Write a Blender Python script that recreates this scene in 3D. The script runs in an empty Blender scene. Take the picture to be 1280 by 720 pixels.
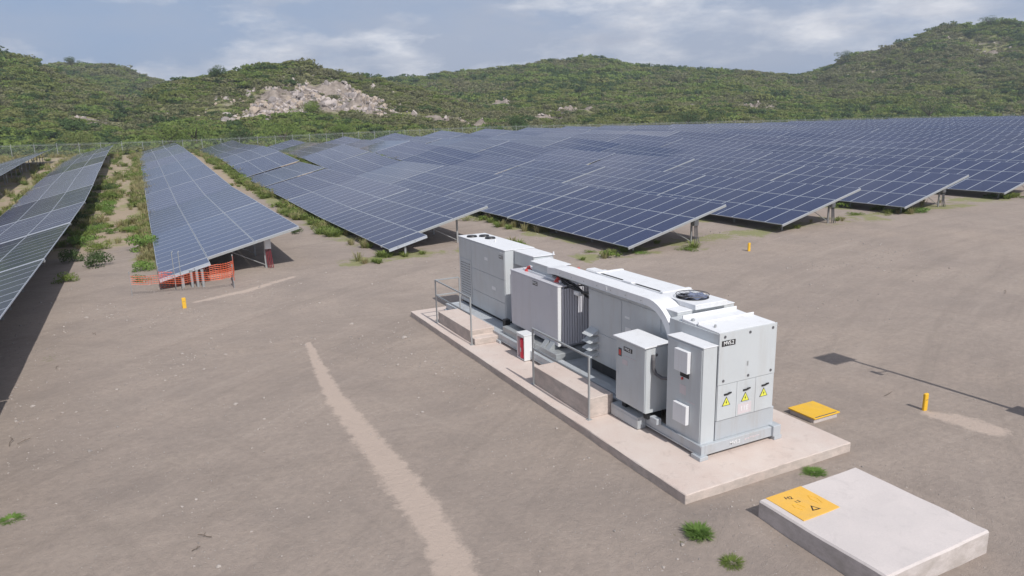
import bpy, bmesh, math, random
import numpy as np
from math import radians, sin, cos, pi, atan2, tan
from mathutils import Vector, Matrix
random.seed(7); rng = np.random.default_rng(11)
S = bpy.context.scene
HAZE = .0004
COL = S.collection

# ------------------------------------------------------------------ camera
CF, CPITCH, CROLL, CAZ = 881.958, .2263, .0255, .463
fw0 = np.array([sin(CAZ), cos(CAZ), 0]); ri = np.array([cos(CAZ), -sin(CAZ), 0]); z3 = np.array([0, 0, 1.])
cF = fw0*cos(CPITCH)-z3*sin(CPITCH); cu = z3*cos(CPITCH)+fw0*sin(CPITCH)
cR = ri*cos(CROLL)-cu*sin(CROLL); cU = cu*cos(CROLL)+ri*sin(CROLL)
cam_d = bpy.data.cameras.new('camera'); cam = bpy.data.objects.new('camera', cam_d); COL.objects.link(cam)
cam.matrix_world = Matrix(((cR[0], cU[0], -cF[0], 0), (cR[1], cU[1], -cF[1], 0), (cR[2], cU[2], -cF[2], 7.0), (0, 0, 0, 1)))
cam_d.lens = CF/1280*36; cam_d.sensor_width = 36; cam_d.clip_end = 6000; cam_d.clip_start = .1
S.camera = cam
def bearing(x, y):     # survey bearing of a point read off the photograph: azimuth from +Y, tangent of elevation
    v = cF*CF+cR*(x-640)-cU*(y-360)
    return atan2(v[0], v[1]), v[2]/math.hypot(v[0], v[1])
def in_view(X, Y, Z, m=0.0):
    d = np.array([X, Y, Z-7.0]); c = d@cF
    if c < .5: return False
    return abs(CF*(d@cR)/c) < 640+m and abs(CF*(d@cU)/c) < 360+m

# ------------------------------------------------------------------ helpers
def tag(o, label=None, cat=None, group=None, kind=None):
    if label: o['label'] = label
    if cat: o['category'] = cat
    if group: o['group'] = group
    if kind: o['kind'] = kind
    return o
def empty(name, loc, label=None, cat=None, group=None):
    o = bpy.data.objects.new(name, None); o.empty_display_size = .1; COL.objects.link(o); o.location = loc
    return tag(o, label, cat, group)
def worg(p):
    v = Vector((0, 0, 0))
    while p: v += p.location; p = p.parent
    return v
class MB:
    def __init__(s): s.bm = bmesh.new()
    def merge(s, b, M=None):
        me = bpy.data.meshes.new('t')
        if M is not None: bmesh.ops.transform(b, matrix=M, verts=b.verts)
        b.to_mesh(me); b.free(); s.bm.from_mesh(me); bpy.data.meshes.remove(me)
    def box(s, x0, x1, y0, y1, z0, z1, bev=.008, mi=0, M=None):
        b = bmesh.new(); bmesh.ops.create_cube(b, size=1)
        for v in b.verts:
            v.co = Vector(((x0+x1)/2+v.co.x*(x1-x0), (y0+y1)/2+v.co.y*(y1-y0), (z0+z1)/2+v.co.z*(z1-z0)))
        if bev: bmesh.ops.bevel(b, geom=b.edges[:], offset=min(bev, .3*min(abs(x1-x0), abs(y1-y0), abs(z1-z0))), segments=1, affect='EDGES')
        for f in b.faces: f.material_index = mi
        s.merge(b, M); return s
    def tube(s, a, b_, r, n=8, r2=None, mi=0):
        a = Vector(a); b_ = Vector(b_); d = b_-a
        b = bmesh.new(); bmesh.ops.create_cone(b, cap_ends=True, segments=n, radius1=r, radius2=r if r2 is None else r2, depth=d.length)
        M = Matrix.Translation((a+b_)/2) @ d.to_track_quat('Z', 'Y').to_matrix().to_4x4()
        for f in b.faces: f.material_index = mi
        s.merge(b, M); return s
    def prism(s, prof, x0, x1, axis='X', mi=0, bev=.006):
        # prof: list of (a,b); extruded along axis
        b = bmesh.new()
        mk = {'X': lambda t, p: (t, p[0], p[1]), 'Y': lambda t, p: (p[0], t, p[1]), 'Z': lambda t, p: (p[0], p[1], t)}[axis]
        v0 = [b.verts.new(mk(x0, p)) for p in prof]; v1 = [b.verts.new(mk(x1, p)) for p in prof]
        b.faces.new(v0); b.faces.new(v1[::-1])
        n = len(prof)
        for i in range(n): b.faces.new((v0[i], v1[i], v1[(i+1) % n], v0[(i+1) % n]))
        bmesh.ops.recalc_face_normals(b, faces=b.faces)
        if bev: bmesh.ops.bevel(b, geom=[e for e in b.edges if e.calc_length() > .06], offset=bev, segments=1, affect='EDGES')
        for f in b.faces: f.material_index = mi
        s.merge(b); return s
    def path(s, pts, r, n=8, mi=0):
        for i in range(len(pts)-1): s.tube(pts[i], pts[i+1], r, n, mi=mi)
        for p in pts[1:-1]:
            b = bmesh.new(); bmesh.ops.create_icosphere(b, subdivisions=1, radius=r*1.02, matrix=Matrix.Translation(p))
            for f in b.faces: f.material_index = mi
            s.merge(b)
        return s
    def quad(s, pts, mi=0):
        f = s.bm.faces.new([s.bm.verts.new(p) for p in pts]); f.material_index = mi; return s
    def build(s, name, mats, parent=None, label=None, smooth=False):
        o_ = worg(parent)
        for v in s.bm.verts: v.co -= o_
        me = bpy.data.meshes.new(name); s.bm.to_mesh(me); s.bm.free()
        for m in (mats if isinstance(mats, (list, tuple)) else [mats]): me.materials.append(m)
        if smooth: me.shade_smooth()
        o = bpy.data.objects.new(name, me); COL.objects.link(o)
        if parent: o.parent = parent
        if label: o['label'] = label
        return o
def text_obj(name, txt, size, mat, M, parent, ext=.002):
    cu_ = bpy.data.curves.new('txt', 'FONT'); cu_.body = txt; cu_.size = size; cu_.extrude = ext; cu_.align_x = 'CENTER'; cu_.align_y = 'CENTER'; cu_.offset = size*.015
    t = bpy.data.objects.new('txt', cu_); COL.objects.link(t)
    dg = bpy.context.evaluated_depsgraph_get(); me = bpy.data.meshes.new_from_object(t.evaluated_get(dg))
    bpy.data.objects.remove(t); me.name = name; me.transform(Matrix.Translation(-worg(parent)) @ M); me.materials.clear(); me.materials.append(mat)
    o = bpy.data.objects.new(name, me); COL.objects.link(o); o.parent = parent; return o
def dup(o, parent=None):
    c = o.copy(); COL.objects.link(c); c.parent = parent
    for ch in o.children: dup(ch, c)
    return c

# ------------------------------------------------------------------ materials
class N:
    def __init__(s, name):
        s.m = bpy.data.materials.new(name); s.m.use_nodes = True; s.t = s.m.node_tree; s.t.nodes.clear()
        s.o = s.n('ShaderNodeOutputMaterial'); s.b = s.n('ShaderNodeBsdfPrincipled'); s.l(s.b.outputs[0], s.o.inputs[0])
    def n(s, ty, **k):
        x = s.t.nodes.new(ty)
        for a, b in k.items(): setattr(x, a, b)
        return x
    def l(s, a, b): s.t.links.new(a, b)
    def coord(s, kind='Object'):
        if kind == 'World': return s.n('ShaderNodeNewGeometry').outputs['Position']
        return s.n('ShaderNodeTexCoord').outputs[kind]
    def noise(s, co, scale, detail=4, rough=.6, sc3=None, dist=0):
        if sc3:
            mp = s.n('ShaderNodeMapping'); mp.inputs['Scale'].default_value = sc3; s.l(co, mp.inputs[0]); co = mp.outputs[0]
        x = s.n('ShaderNodeTexNoise'); x.inputs['Scale'].default_value = scale; x.inputs['Detail'].default_value = detail; x.inputs['Roughness'].default_value = rough; x.inputs['Distortion'].default_value = dist
        s.l(co, x.inputs['Vector']); return x.outputs['Fac']
    def ramp(s, fac, stops, interp='LINEAR'):
        r = s.n('ShaderNodeValToRGB'); r.color_ramp.interpolation = interp
        e = r.color_ramp.elements
        while len(e) < len(stops): e.new(.5)
        for i, (p, c) in enumerate(stops):
            e[i].position = p; e[i].color = (c, c, c, 1) if isinstance(c, (int, float)) else (*c, 1)
        s.l(fac, r.inputs[0]); return r.outputs[0]
    def mix(s, f, a, b, mode='MIX'):
        x = s.n('ShaderNodeMix', data_type='RGBA', blend_type=mode)
        for k, v in ((0, f), (6, a), (7, b)):
            if isinstance(v, (int, float)): x.inputs[k].default_value = v if k == 0 else (v, v, v, 1)
            elif isinstance(v, tuple): x.inputs[k].default_value = (*v, 1)
            else: s.l(v, x.inputs[k])
        return x.outputs[2]
    def math(s, op, a, b=0., c=None):
        x = s.n('ShaderNodeMath', operation=op)
        for i, v in enumerate((a, b) if c is None else (a, b, c)):
            if isinstance(v, (int, float)): x.inputs[i].default_value = v
            else: s.l(v, x.inputs[i])
        return x.outputs[0]
    def bump(s, h, st, dist=.01):
        x = s.n('ShaderNodeBump'); x.inputs['Strength'].default_value = st; x.inputs['Distance'].default_value = dist; s.l(h, x.inputs['Height']); s.l(x.outputs[0], s.b.inputs['Normal'])
    def attr(s, name):
        return s.n('ShaderNodeAttribute', attribute_name=name).outputs['Fac']
    def set(s, **k):
        for a, b in k.items(): s.b.inputs[a.replace('_', ' ')].default_value = b
        return s

def paint(name, col, rough=.45, dirt=.12, metal=0, var=.06, scale=2.0):
    n = N(name); co = n.coord('World')
    a = n.noise(co, scale, 5, .65); b = n.noise(co, 1.2, 4, .7, (3, 3, .35))
    c = n.mix(n.math('MULTIPLY', n.ramp(a, [(.35, 0), (.75, 1)]), var*3), col, tuple(x*.82 for x in col))
    c = n.mix(n.math('MULTIPLY', n.ramp(b, [(.5, 0), (.8, 1)]), dirt*2), c, (.36, .31, .26))
    n.l(c, n.b.inputs['Base Color']); n.set(Roughness=rough, Metallic=metal)
    n.l(n.ramp(a, [(.2, rough*.85), (.8, min(1, rough*1.25))]), n.b.inputs['Roughness'])
    return n.m
M = {}
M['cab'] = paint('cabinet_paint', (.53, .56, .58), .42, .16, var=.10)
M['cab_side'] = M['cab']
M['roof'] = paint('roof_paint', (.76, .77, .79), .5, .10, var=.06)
M['trafo'] = paint('transformer_paint', (.56, .56, .60), .45, .14)
M['galv'] = paint('galvanised_steel', (.40, .42, .43), .42, .15, metal=.35, scale=6)
M['skid'] = paint('skid_galvanised', (.47, .50, .53), .5, .25, metal=.15, scale=3)
M['alu'] = paint('aluminium_frame', (.50, .54, .60), .38, .08, metal=.25, scale=3)
M['postm'] = paint('post_steel', (.36, .37, .38), .5, .2, metal=.3, scale=4)
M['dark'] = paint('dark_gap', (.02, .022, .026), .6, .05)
M['black'] = paint('black_plastic', (.015, .015, .018), .4, .05)
M['grey_mid'] = paint('grey_rubber', (.10, .10, .11), .6, .1)
M['fins_dark'] = paint('radiator_fin_paint', (.58, .58, .63), .45, .12)
M['red'] = paint('red_paint', (.75, .02, .06), .35, .04)
M['redins'] = paint('red_bushing', (.60, .07, .06), .35, .04)
M['white'] = paint('white_plastic', (.75, .76, .77), .4, .06)
M['pinkwhite'] = paint('faded_sticker', (.62, .56, .58), .5, .1, scale=14)
M['yellow'] = paint('yellow_paint', (.80, .47, .03), .5, .12, var=.12, scale=5)
M['yellow_plate'] = paint('yellow_marking_paint', (.80, .46, .08), .7, .10, var=.14, scale=6)
M['warn'] = paint('warning_yellow', (.75, .75, .10), .4, .02)
M['blade'] = paint('fan_blade', (.20, .23, .34), .3, .05)
M['orange'] = paint('orange_mesh', (.70, .13, .05), .5, .05)
M['cablered'] = paint('dark_red_cable', (.20, .02, .03), .5, .05)

def concrete(name, col, col2, stain=.5):
    n = N(name); co = n.coord('World')
    a = n.noise(co, .9, 6, .65); b = n.noise(co, 30, 4, .7); c_ = n.noise(co, 3.2, 5, .7, dist=.6)
    c = n.mix(n.ramp(a, [(.35, 0), (.65, 1)]), col, col2)
    c = n.mix(n.math('MULTIPLY', n.ramp(c_, [(.56, 0), (.72, 1)]), stain), c, tuple(x*.62 for x in col))
    c = n.mix(n.math('MULTIPLY', n.ramp(b, [(.3, 0), (.75, 1)]), .28), c, tuple(x*.68 for x in col))
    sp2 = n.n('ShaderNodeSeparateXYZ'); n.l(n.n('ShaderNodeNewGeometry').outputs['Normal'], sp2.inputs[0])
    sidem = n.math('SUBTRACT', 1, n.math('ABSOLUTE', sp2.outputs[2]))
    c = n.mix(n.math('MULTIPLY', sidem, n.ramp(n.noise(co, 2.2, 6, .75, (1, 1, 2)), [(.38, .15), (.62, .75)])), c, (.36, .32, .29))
    n.l(c, n.b.inputs['Base Color']); n.set(Roughness=.9); n.bump(b, .5, .006); return n.m
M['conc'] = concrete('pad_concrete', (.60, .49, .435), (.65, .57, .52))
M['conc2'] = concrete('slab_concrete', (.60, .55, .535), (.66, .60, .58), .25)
M['concside'] = M['conc']

# ground
def ground_mat():
    n = N('dirt_ground'); co = n.coord('World')
    big = n.noise(co, .06, 5, .6); mid = n.noise(co, .45, 6, .62); fine = n.noise(co, 6, 6, .7); grit = n.noise(co, 45, 3, .8)
    trk = n.noise(co, .9, 5, .6, (.25, 1.6, 1), .4)
    c = n.mix(n.ramp(big, [(.35, 0), (.65, 1)]), (.355, .295, .258), (.395, .322, .272))
    c = n.mix(n.math('MULTIPLY', n.ramp(mid, [(.38, 0), (.64, 1)]), .75), c, (.298, .250, .220))
    blot = n.noise(co, .16, 6, .7, None, .8)
    c = n.mix(n.math('MULTIPLY', n.ramp(blot, [(.46, 0), (.60, 1)]), .5), c, (.41, .34, .29))
    c = n.mix(n.math('MULTIPLY', n.ramp(trk, [(.5, 0), (.72, 1)]), .35), c, (.43, .355, .305))
    c = n.mix(n.math('MULTIPLY', n.ramp(fine, [(.40, 0), (.66, 1)]), .45), c, (.255, .218, .192))
    # faint wheel tracks: long arcs round two turning points
    sp = n.n('ShaderNodeSeparateXYZ'); n.l(co, sp.inputs[0])
    for (cx, cy, kr, lo, amt) in ((44, -30, 1.1, .52, .28), (-28, 2, 1.4, .55, .20), (14, 60, 1.2, .54, .20)):
        dx = n.math('SUBTRACT', sp.outputs[0], cx); dy = n.math('SUBTRACT', sp.outputs[1], cy)
        rr = n.math('SQRT', n.math('ADD', n.math('MULTIPLY', dx, dx), n.math('MULTIPLY', dy, dy))); aa = n.math('ARCTAN2', dy, dx)
        cb = n.n('ShaderNodeCombineXYZ'); n.l(n.math('MULTIPLY', rr, kr), cb.inputs[0]); n.l(n.math('MULTIPLY', aa, 3.0), cb.inputs[1])
        tr_ = n.noise(cb.outputs[0], 1.0, 5, .7)
        c = n.mix(n.math('MULTIPLY', n.ramp(tr_, [(lo, 0), (lo+.12, 1)]), amt), c, (.235, .198, .172))
        c = n.mix(n.math('MULTIPLY', n.ramp(tr_, [(.32, 1), (.42, 0)]), amt), c, (.44, .37, .32))
    v = n.n('ShaderNodeTexVoronoi'); v.inputs['Scale'].default_value = 9; n.l(co, v.inputs['Vector'])
    peb = n.math('LESS_THAN', v.outputs['Distance'], .12)
    c = n.mix(n.math('MULTIPLY', peb, n.ramp(n.noise(co, .8, 3), [(.45, 0), (.6, .8)])), c, (.46, .42, .39))
    c = n.mix(n.math('MULTIPLY', n.ramp(grit, [(.55, 0), (.75, 1)]), .4), c, (.19, .17, .155))
    # lighter sand where ducts were backfilled, tan soil between the rows, grass
    sd = n.ramp(n.math('ADD', n.attr('sand'), n.math('MULTIPLY', n.math('SUBTRACT', n.noise(co, 2.6, 7, .8), .5), 1.3)), [(.36, 0), (.60, 1)])
    c = n.mix(n.math('MULTIPLY', sd, .78), c, n.mix(n.math('MULTIPLY', fine, .5), (.56, .455, .385), (.47, .38, .325)))
    tn = n.ramp(n.math('ADD', n.attr('tan'), n.math('MULTIPLY', n.math('SUBTRACT', n.noise(co, .35, 6, .7), .5), 1.2)), [(.35, 0), (.65, 1)])
    c = n.mix(n.math('MULTIPLY', tn, .8), c, n.mix(mid, (.44, .345, .25), (.34, .27, .19)))
    gr = n.ramp(n.math('ADD', n.attr('grass'), n.math('MULTIPLY', n.math('SUBTRACT', n.noise(co, .5, 7, .75), .5), 1.8)), [(.40, 0), (.54, 1)])
    c = n.mix(n.math('MULTIPLY', gr, .8), c, n.mix(n.noise(co, 2.5, 4), (.17, .21, .065), (.31, .29, .14)))
    n.l(c, n.b.inputs['Base Color']); n.set(Roughness=.95); n.b.inputs['Specular IOR Level'].default_value = .2
    h = n.math('ADD', n.math('MULTIPLY', fine, .6), n.math('MULTIPLY', grit, .4)); n.bump(h, 1.0, .045); return n.m
def hill_mat():
    n = N('hill_soil'); co = n.coord('World')
    a = n.noise(co, .02, 6, .65); b = n.noise(co, .25, 6, .7)
    c = n.mix(n.ramp(a, [(.35, 0), (.65, 1)]), (.180, .205, .070), (.225, .225, .105))
    c = n.mix(n.ramp(b, [(.4, 0), (.7, .6)]), c, (.20, .17, .11))
    rk = n.ramp(n.math('ADD', n.attr('rock'), n.math('MULTIPLY', n.math('SUBTRACT', n.noise(co, .15, 6, .7), .5), .9)), [(.4, 0), (.6, 1)])
    c = n.mix(rk, c, n.mix(n.ramp(n.noise(co, .5, 6, .7), [(.35, 0), (.65, 1)]), (.17, .14, .12), (.36, .31, .27)))
    n.l(c, n.b.inputs['Base Color']); n.set(Roughness=1.0); n.b.inputs['Specular IOR Level'].default_value = .05
    n.bump(b, .6, .8); return n.m
def foliage_mat(name, c1, c2, c3, wscale=.03):
    n = N(name); co = n.coord('World')
    r = n.n('ShaderNodeObjectInfo').outputs['Random']; a = n.noise(co, wscale, 4, .6)
    b = n.noise(co, 1.3, 3, .6)
    c = n.mix(n.ramp(a, [(.35, 0), (.65, 1)]), c1, c2); c = n.mix(n.math('MULTIPLY', r, .75), c, c3)
    c = n.mix(n.ramp(b, [(.3, 0), (.75, .45)]), c, tuple(x*.6 for x in c1))
    n.l(c, n.b.inputs['Base Color']); n.set(Roughness=.75); n.b.inputs['Specular IOR Level'].default_value = .25
    t = n.n('ShaderNodeBsdfTranslucent'); n.l(c, t.inputs['Color'])
    ms = n.n('ShaderNodeMixShader'); ms.inputs[0].default_value = .42; n.l(n.b.outputs[0], ms.inputs[1]); n.l(t.outputs[0], ms.inputs[2]); n.l(ms.outputs[0], n.o.inputs[0])
    return n.m
M['f_olive'] = foliage_mat('olive_foliage', (.235, .275, .074), (.300, .290, .125), (.190, .240, .072))
M['f_green'] = foliage_mat('green_foliage', (.175, .262, .060), (.230, .300, .075), (.250, .318, .082))
M['f_dark'] = foliage_mat('dark_foliage', (.085, .145, .045), (.105, .165, .052), (.095, .145, .055))
M['f_dry'] = foliage_mat('dry_twigs', (.26, .26, .135), (.28, .26, .145), (.22, .24, .11))
M['f_bright'] = foliage_mat('bright_weed_foliage', (.21, .36, .08), (.27, .38, .10), (.18, .28, .08))
M['f_straw'] = foliage_mat('straw_grass', (.50, .42, .24), (.42, .38, .19), (.30, .33, .13), .3)
M['f_grass'] = foliage_mat('yellow_green_grass', (.26, .33, .09), (.32, .35, .12), (.21, .30, .08), .4)
M['bark'] = paint('bark', (.11, .085, .06), .9, .1)

def glass_mat():
    n = N('solar_glass'); uv = n.n('ShaderNodeUVMap').outputs[0]; sp = n.n('ShaderNodeSeparateXYZ'); n.l(uv, sp.inputs[0])
    def line(v, w):
        f = n.math('FRACT', v); d = n.math('ABSOLUTE', n.math('SUBTRACT', f, .5)); return n.math('GREATER_THAN', d, .5-w)
    ln = n.math('MAXIMUM', line(sp.outputs[0], .022), line(sp.outputs[1], .022))
    oi = n.n('ShaderNodeObjectInfo'); hue = n.n('ShaderNodeSeparateColor'); n.l(oi.outputs['Color'], hue.inputs[0])
    ci = n.n('ShaderNodeTexWhiteNoise', noise_dimensions='2D'); fl = n.n('ShaderNodeVectorMath', operation='FLOOR'); n.l(uv, fl.inputs[0]); n.l(fl.outputs[0], ci.inputs[0])
    c = n.mix(n.math('MULTIPLY', ci.outputs['Value'], .35), (.006, .018, .080), (.011, .027, .100))
    c = n.mix(n.math('MULTIPLY', oi.outputs['Random'], .4), c, (.018, .026, .070))
    c = n.mix(n.math('MULTIPLY', ln, .35), c, (.09, .11, .17))
    co = n.coord('World'); du = n.noise(co, .35, 5, .65)
    dust = n.math('ADD', n.math('MULTIPLY', hue.outputs[0], .17), n.math('MULTIPLY', n.ramp(du, [(.4, 0), (.8, 1)]), .03))  # dust tint that also carries a painted pale sky reflection
    c = n.mix(dust, c, (.34, .34, .42))
    n.l(c, n.b.inputs['Base Color'])
    n.l(n.math('ADD', .08, n.math('MULTIPLY', hue.outputs[1], .25)), n.b.inputs['Roughness'])
    n.set(IOR=1.34); return n.m
M['glass'] = glass_mat()

# ------------------------------------------------------------------ ground height
GY = [-60, 27, 33, 45, 55, 65, 75, 88, 97, 118, 135, 158, 200]
GX = [-400, -4.5, 3.5, 11, 20, 75, 170, 300]
GZ = [[0, 0, .0, 0, .02, .15, .55, 1.2, 1.6, 2.3, 2.8, 3.2, 3.5], [0, 0, .0, 0, .02, .15, .55, 1.2, 1.6, 2.3, 2.8, 3.2, 3.5],
      [0, 0, .2, .3, .35, .45, .85, 1.25, 1.75, 2.3, 2.8, 3.2, 3.6], [0, 0, .28, .33, .35, .45, .8, 1.25, 1.75, 2.3, 2.8, 3.3, 3.6],
      [0, .2, .28, .38, .45, .6, .95, 1.4, 1.85, 2.4, 2.9, 3.4, 3.7], [.3, 1.3, 1.4, 1.5, 1.6, 1.8, 2.1, 2.6, 2.9, 3.5, 3.9, 4.4, 4.6],
      [.8, 2.4, 2.4, 2.5, 2.6, 2.7, 2.8, 3.0, 3.2, 3.5, 3.8, 4.1, 4.2], [1.2, 3.2, 3.2, 3.2, 3.2, 3.3, 3.3, 3.4, 3.5, 3.6, 3.7, 3.8, 3.9]]
GZ = np.array(GZ)
def ground_z(X, Y):
    X = np.asarray(X, float); Y = np.asarray(Y, float)
    X_ = np.clip(X, GX[0], GX[-1]); Y_ = np.clip(Y, GY[0], GY[-1])
    i = np.clip(np.searchsorted(GX, X_, side='right')-1, 0, len(GX)-2); j = np.clip(np.searchsorted(GY, Y_, side='right')-1, 0, len(GY)-2)
    gx = np.array(GX); gy = np.array(GY)
    u = (X_-gx[i])/(gx[i+1]-gx[i]); v = (Y_-gy[j])/(gy[j+1]-gy[j])
    # keep the yard round the pad flat: Y ramp only after 22
    z = GZ[i, j]*(1-u)*(1-v)+GZ[i+1, j]*u*(1-v)+GZ[i, j+1]*(1-u)*v+GZ[i+1, j+1]*u*v
    z = z+.36*np.clip((Y_-56)/25, 0, 1)*np.clip((X_-5)/9, .06, 1)*np.clip((165-Y_)/10, 0, 1)*np.sin(Y_*.115+X_*.045)*np.clip((120-X_)/80, .25, 1)
    k = np.clip((X_-19)/4, 0, 1); k2 = np.clip((Y_-24)/5, 0, 1)
    return z*np.where(Y_ < 29, np.maximum(k, k2), 1)
gz = lambda x, y: float(ground_z(x, y))
def vnoise(x, y, s=0):
    xi = np.floor(x).astype(np.int64); yi = np.floor(y).astype(np.int64); fx = x-xi; fy = y-yi
    def h(a, b):
        n = (a*374761393+b*668265263+s*1442695040888963) & 0xffffffff
        n = ((n ^ (n >> 13))*1274126177) & 0xffffffff
        return ((n ^ (n >> 16)) & 0xffff)/65535.
    u = fx*fx*(3-2*fx); v = fy*fy*(3-2*fy)
    return (h(xi, yi)*(1-u)+h(xi+1, yi)*u)*(1-v)+(h(xi, yi+1)*(1-u)+h(xi+1, yi+1)*u)*v
def fbm(x, y, s=0, o=4):
    r = 0; a = .5; t = 0
    for k in range(o): r = r+a*vnoise(x*2**k, y*2**k, s+k*17); t += a; a *= .5
    return r/t

ROWSH = .012
RSH = {0: 2.6, 1: .42, 2: .2, 3: .35}
def rowx(r, Y): return 21.40+10.90*(r-4)-ROWSH*(Y-27)+RSH.get(r, 0)
def dens(X, Y):   # how grassy / tan the soil is
    X = np.asarray(X, float); Y = np.asarray(Y, float)
    a = (X-21.40+ROWSH*(Y-27))/10.90; fr = a-np.floor(a); off = fr*10.90
    near = np.exp(-((off-.2)/1.3)**2)+np.exp(-((off-10.9-.2)/1.3)**2)
    field = np.clip((Y-np.where(X < 19, 36, 29))/8, 0, 1)
    left = np.clip((7-X)/3, 0, 1)*np.clip((Y-43)/10, 0, 1)
    g = near*field*.65+np.clip((Y-62)/25, 0, 1)*.2*(X > -4)
    g = np.maximum(g, left*.40); g = np.where(Y > 160, .75, g)
    edge = np.exp(-((Y-np.where(X < 19, 36, 30.5))/2.2)**2)*(X > 8)*.5
    return np.clip(np.maximum(g, edge), 0, 1), np.clip(np.maximum(left, (Y-60)/30*(X < 60)), 0, 1)*.75
def seg_mask(X, Y, pts, w):
    d = np.full(X.shape, 9.)
    for (a, b), (w0, w1) in zip(zip(pts[:-1], pts[1:]), zip(w[:-1], w[1:])):
        ax, ay = a; bx, by = b; L = (bx-ax)**2+(by-ay)**2
        t = np.clip(((X-ax)*(bx-ax)+(Y-ay)*(by-ay))/L, 0, 1)
        q = np.hypot(X-ax-t*(bx-ax), Y-ay-t*(by-ay))/(w0+(w1-w0)*t); d = np.minimum(d, q)
    return np.clip(1-d*.5, 0, 1)
def grid_obj(name, xs, ys, zf, mat):
    X, Y = np.meshgrid(xs, ys); Z = zf(X, Y); nx, ny = len(xs), len(ys)
    me = bpy.data.meshes.new(name); me.vertices.add(nx*ny)
    me.vertices.foreach_set('co', np.stack([X, Y, Z], -1).astype(np.float32).ravel())
    i = np.arange(nx-1)[None, :]+np.arange(ny-1)[:, None]*nx
    q = np.stack([i, i+1, i+1+nx, i+nx], -1).reshape(-1, 4)
    me.loops.add(q.size); me.loops.foreach_set('vertex_index', q.ravel().astype(np.int32)); me.polygons.add(len(q))
    me.polygons.foreach_set('loop_start', np.arange(0, q.size, 4, dtype=np.int32)); me.polygons.foreach_set('loop_total', np.full(len(q), 4, dtype=np.int32))
    me.update(); me.shade_smooth(); me.materials.append(mat)
    o = bpy.data.objects.new(name, me); COL.objects.link(o); return o, X, Y
def fatt(me, name, arr):
    a = me.attributes.new(name, 'FLOAT', 'POINT'); a.data.foreach_set('value', np.asarray(arr, np.float32).ravel())
xs = np.concatenate([-np.geomspace(1400, 40, 16), np.arange(-36, -8, 1.), np.arange(-8, 26, .2), np.arange(26, 80, .8), np.arange(80, 320, 5.), np.geomspace(325, 1400, 12)])
ys = np.concatenate([-np.geomspace(800, 10, 10), np.arange(-8, 5, 1.), np.arange(5, 45, .2), np.arange(45, 165, 1.), np.geomspace(166, 1400, 24)])
def gzf(X, Y):
    z = ground_z(X, Y)
    near = (Y > 5) & (Y < 45) & (X > -8) & (X < 26)
    z = z+np.where(near, (fbm(X*.7, Y*.7, 3)-.5)*.05, 0)
    # soil heaped against the far left corner of the cable-pit slab
    z = z+.16*np.exp(-(((X-8.45)/.6)**2+((Y-8.3)/.7)**2))+.08*np.exp(-(((X-8.5)/.5)**2+((Y-7)/.9)**2))
    return z-.012
ground, GXX, GYY = grid_obj('ground', xs, ys, gzf, ground_mat()); tag(ground, kind='structure')
sand = seg_mask(GXX, GYY, [(4.0, 23.6), (3.75, 20), (3.65, 18), (3.72, 15), (3.78, 12.5), (3.75, 10.5), (3.55, 9.2), (3.3, 7.5)], [.10, .18, .24, .30, .34, .30, .32, .30])
sand = np.maximum(sand, seg_mask(GXX, GYY, [(15.95, 9.75), (16.2, 9.2), (16.3, 8.4)], [.16, .34, .3]))
sand = np.maximum(sand, seg_mask(GXX, GYY, [(1.0, 31.8), (3.3, 32.6), (5.4, 34.2)], [.2, .25, .2])*.8)
gr, tn = dens(GXX, GYY)
fatt(ground.data, 'sand', sand); fatt(ground.data, 'grass', gr); fatt(ground.data, 'tan', tn)

# ------------------------------------------------------------------ hills
LAY = [  # (ridge as read off the photograph, ridge distance, foot distance)
 ([(-500, 60), (-300, 50), (-100, 55), (0, 67), (25, 71), (45, 80), (55, 86), (80, 97), (110, 108), (150, 122), (190, 140), (230, 168)], 330, 178),
 ([(-300, 110), (-50, 100), (40, 93), (60, 84), (70, 82), (85, 79), (100, 80), (140, 80), (160, 87), (190, 97), (208, 102), (240, 112), (300, 130), (350, 160)], 520, 300),
 ([(100, 172), (160, 140), (190, 115), (208, 103), (230, 99), (260, 97), (300, 90), (310, 84), (340, 77), (375, 75), (400, 82), (420, 88), (450, 92), (480, 99), (520, 110), (560, 122), (620, 145), (650, 170)], 275, 180),
 ([(300, 150), (350, 120), (400, 100), (450, 95), (480, 97), (520, 97), (560, 92), (600, 88), (640, 85), (680, 78), (720, 75), (740, 71), (765, 76), (790, 82), (820, 85), (870, 85), (920, 88), (960, 92), (985, 95), (1020, 103), (1100, 130), (1150, 160)], 470, 215),
 ([(850, 160), (900, 134), (950, 112), (980, 98), (1000, 94), (1030, 85), (1060, 70), (1100, 62), (1140, 50), (1160, 38), (1180, 30), (1200, 30), (1220, 33), (1245, 26), (1260, 26), (1280, 30), (1350, 34), (1500, 60), (1700, 100)], 520, 300),
 ([(770, 160), (820, 122), (860, 108), (900, 106), (940, 114), (980, 128), (1020, 150), (1040, 165)], 380, 260)]
LAYP = []
for prof, D, ft in LAY:
    az, el = zip(*[bearing(x, y+4) for x, y in prof]); LAYP.append((np.array(az), 7+D*np.array(el), D, ft))
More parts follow.
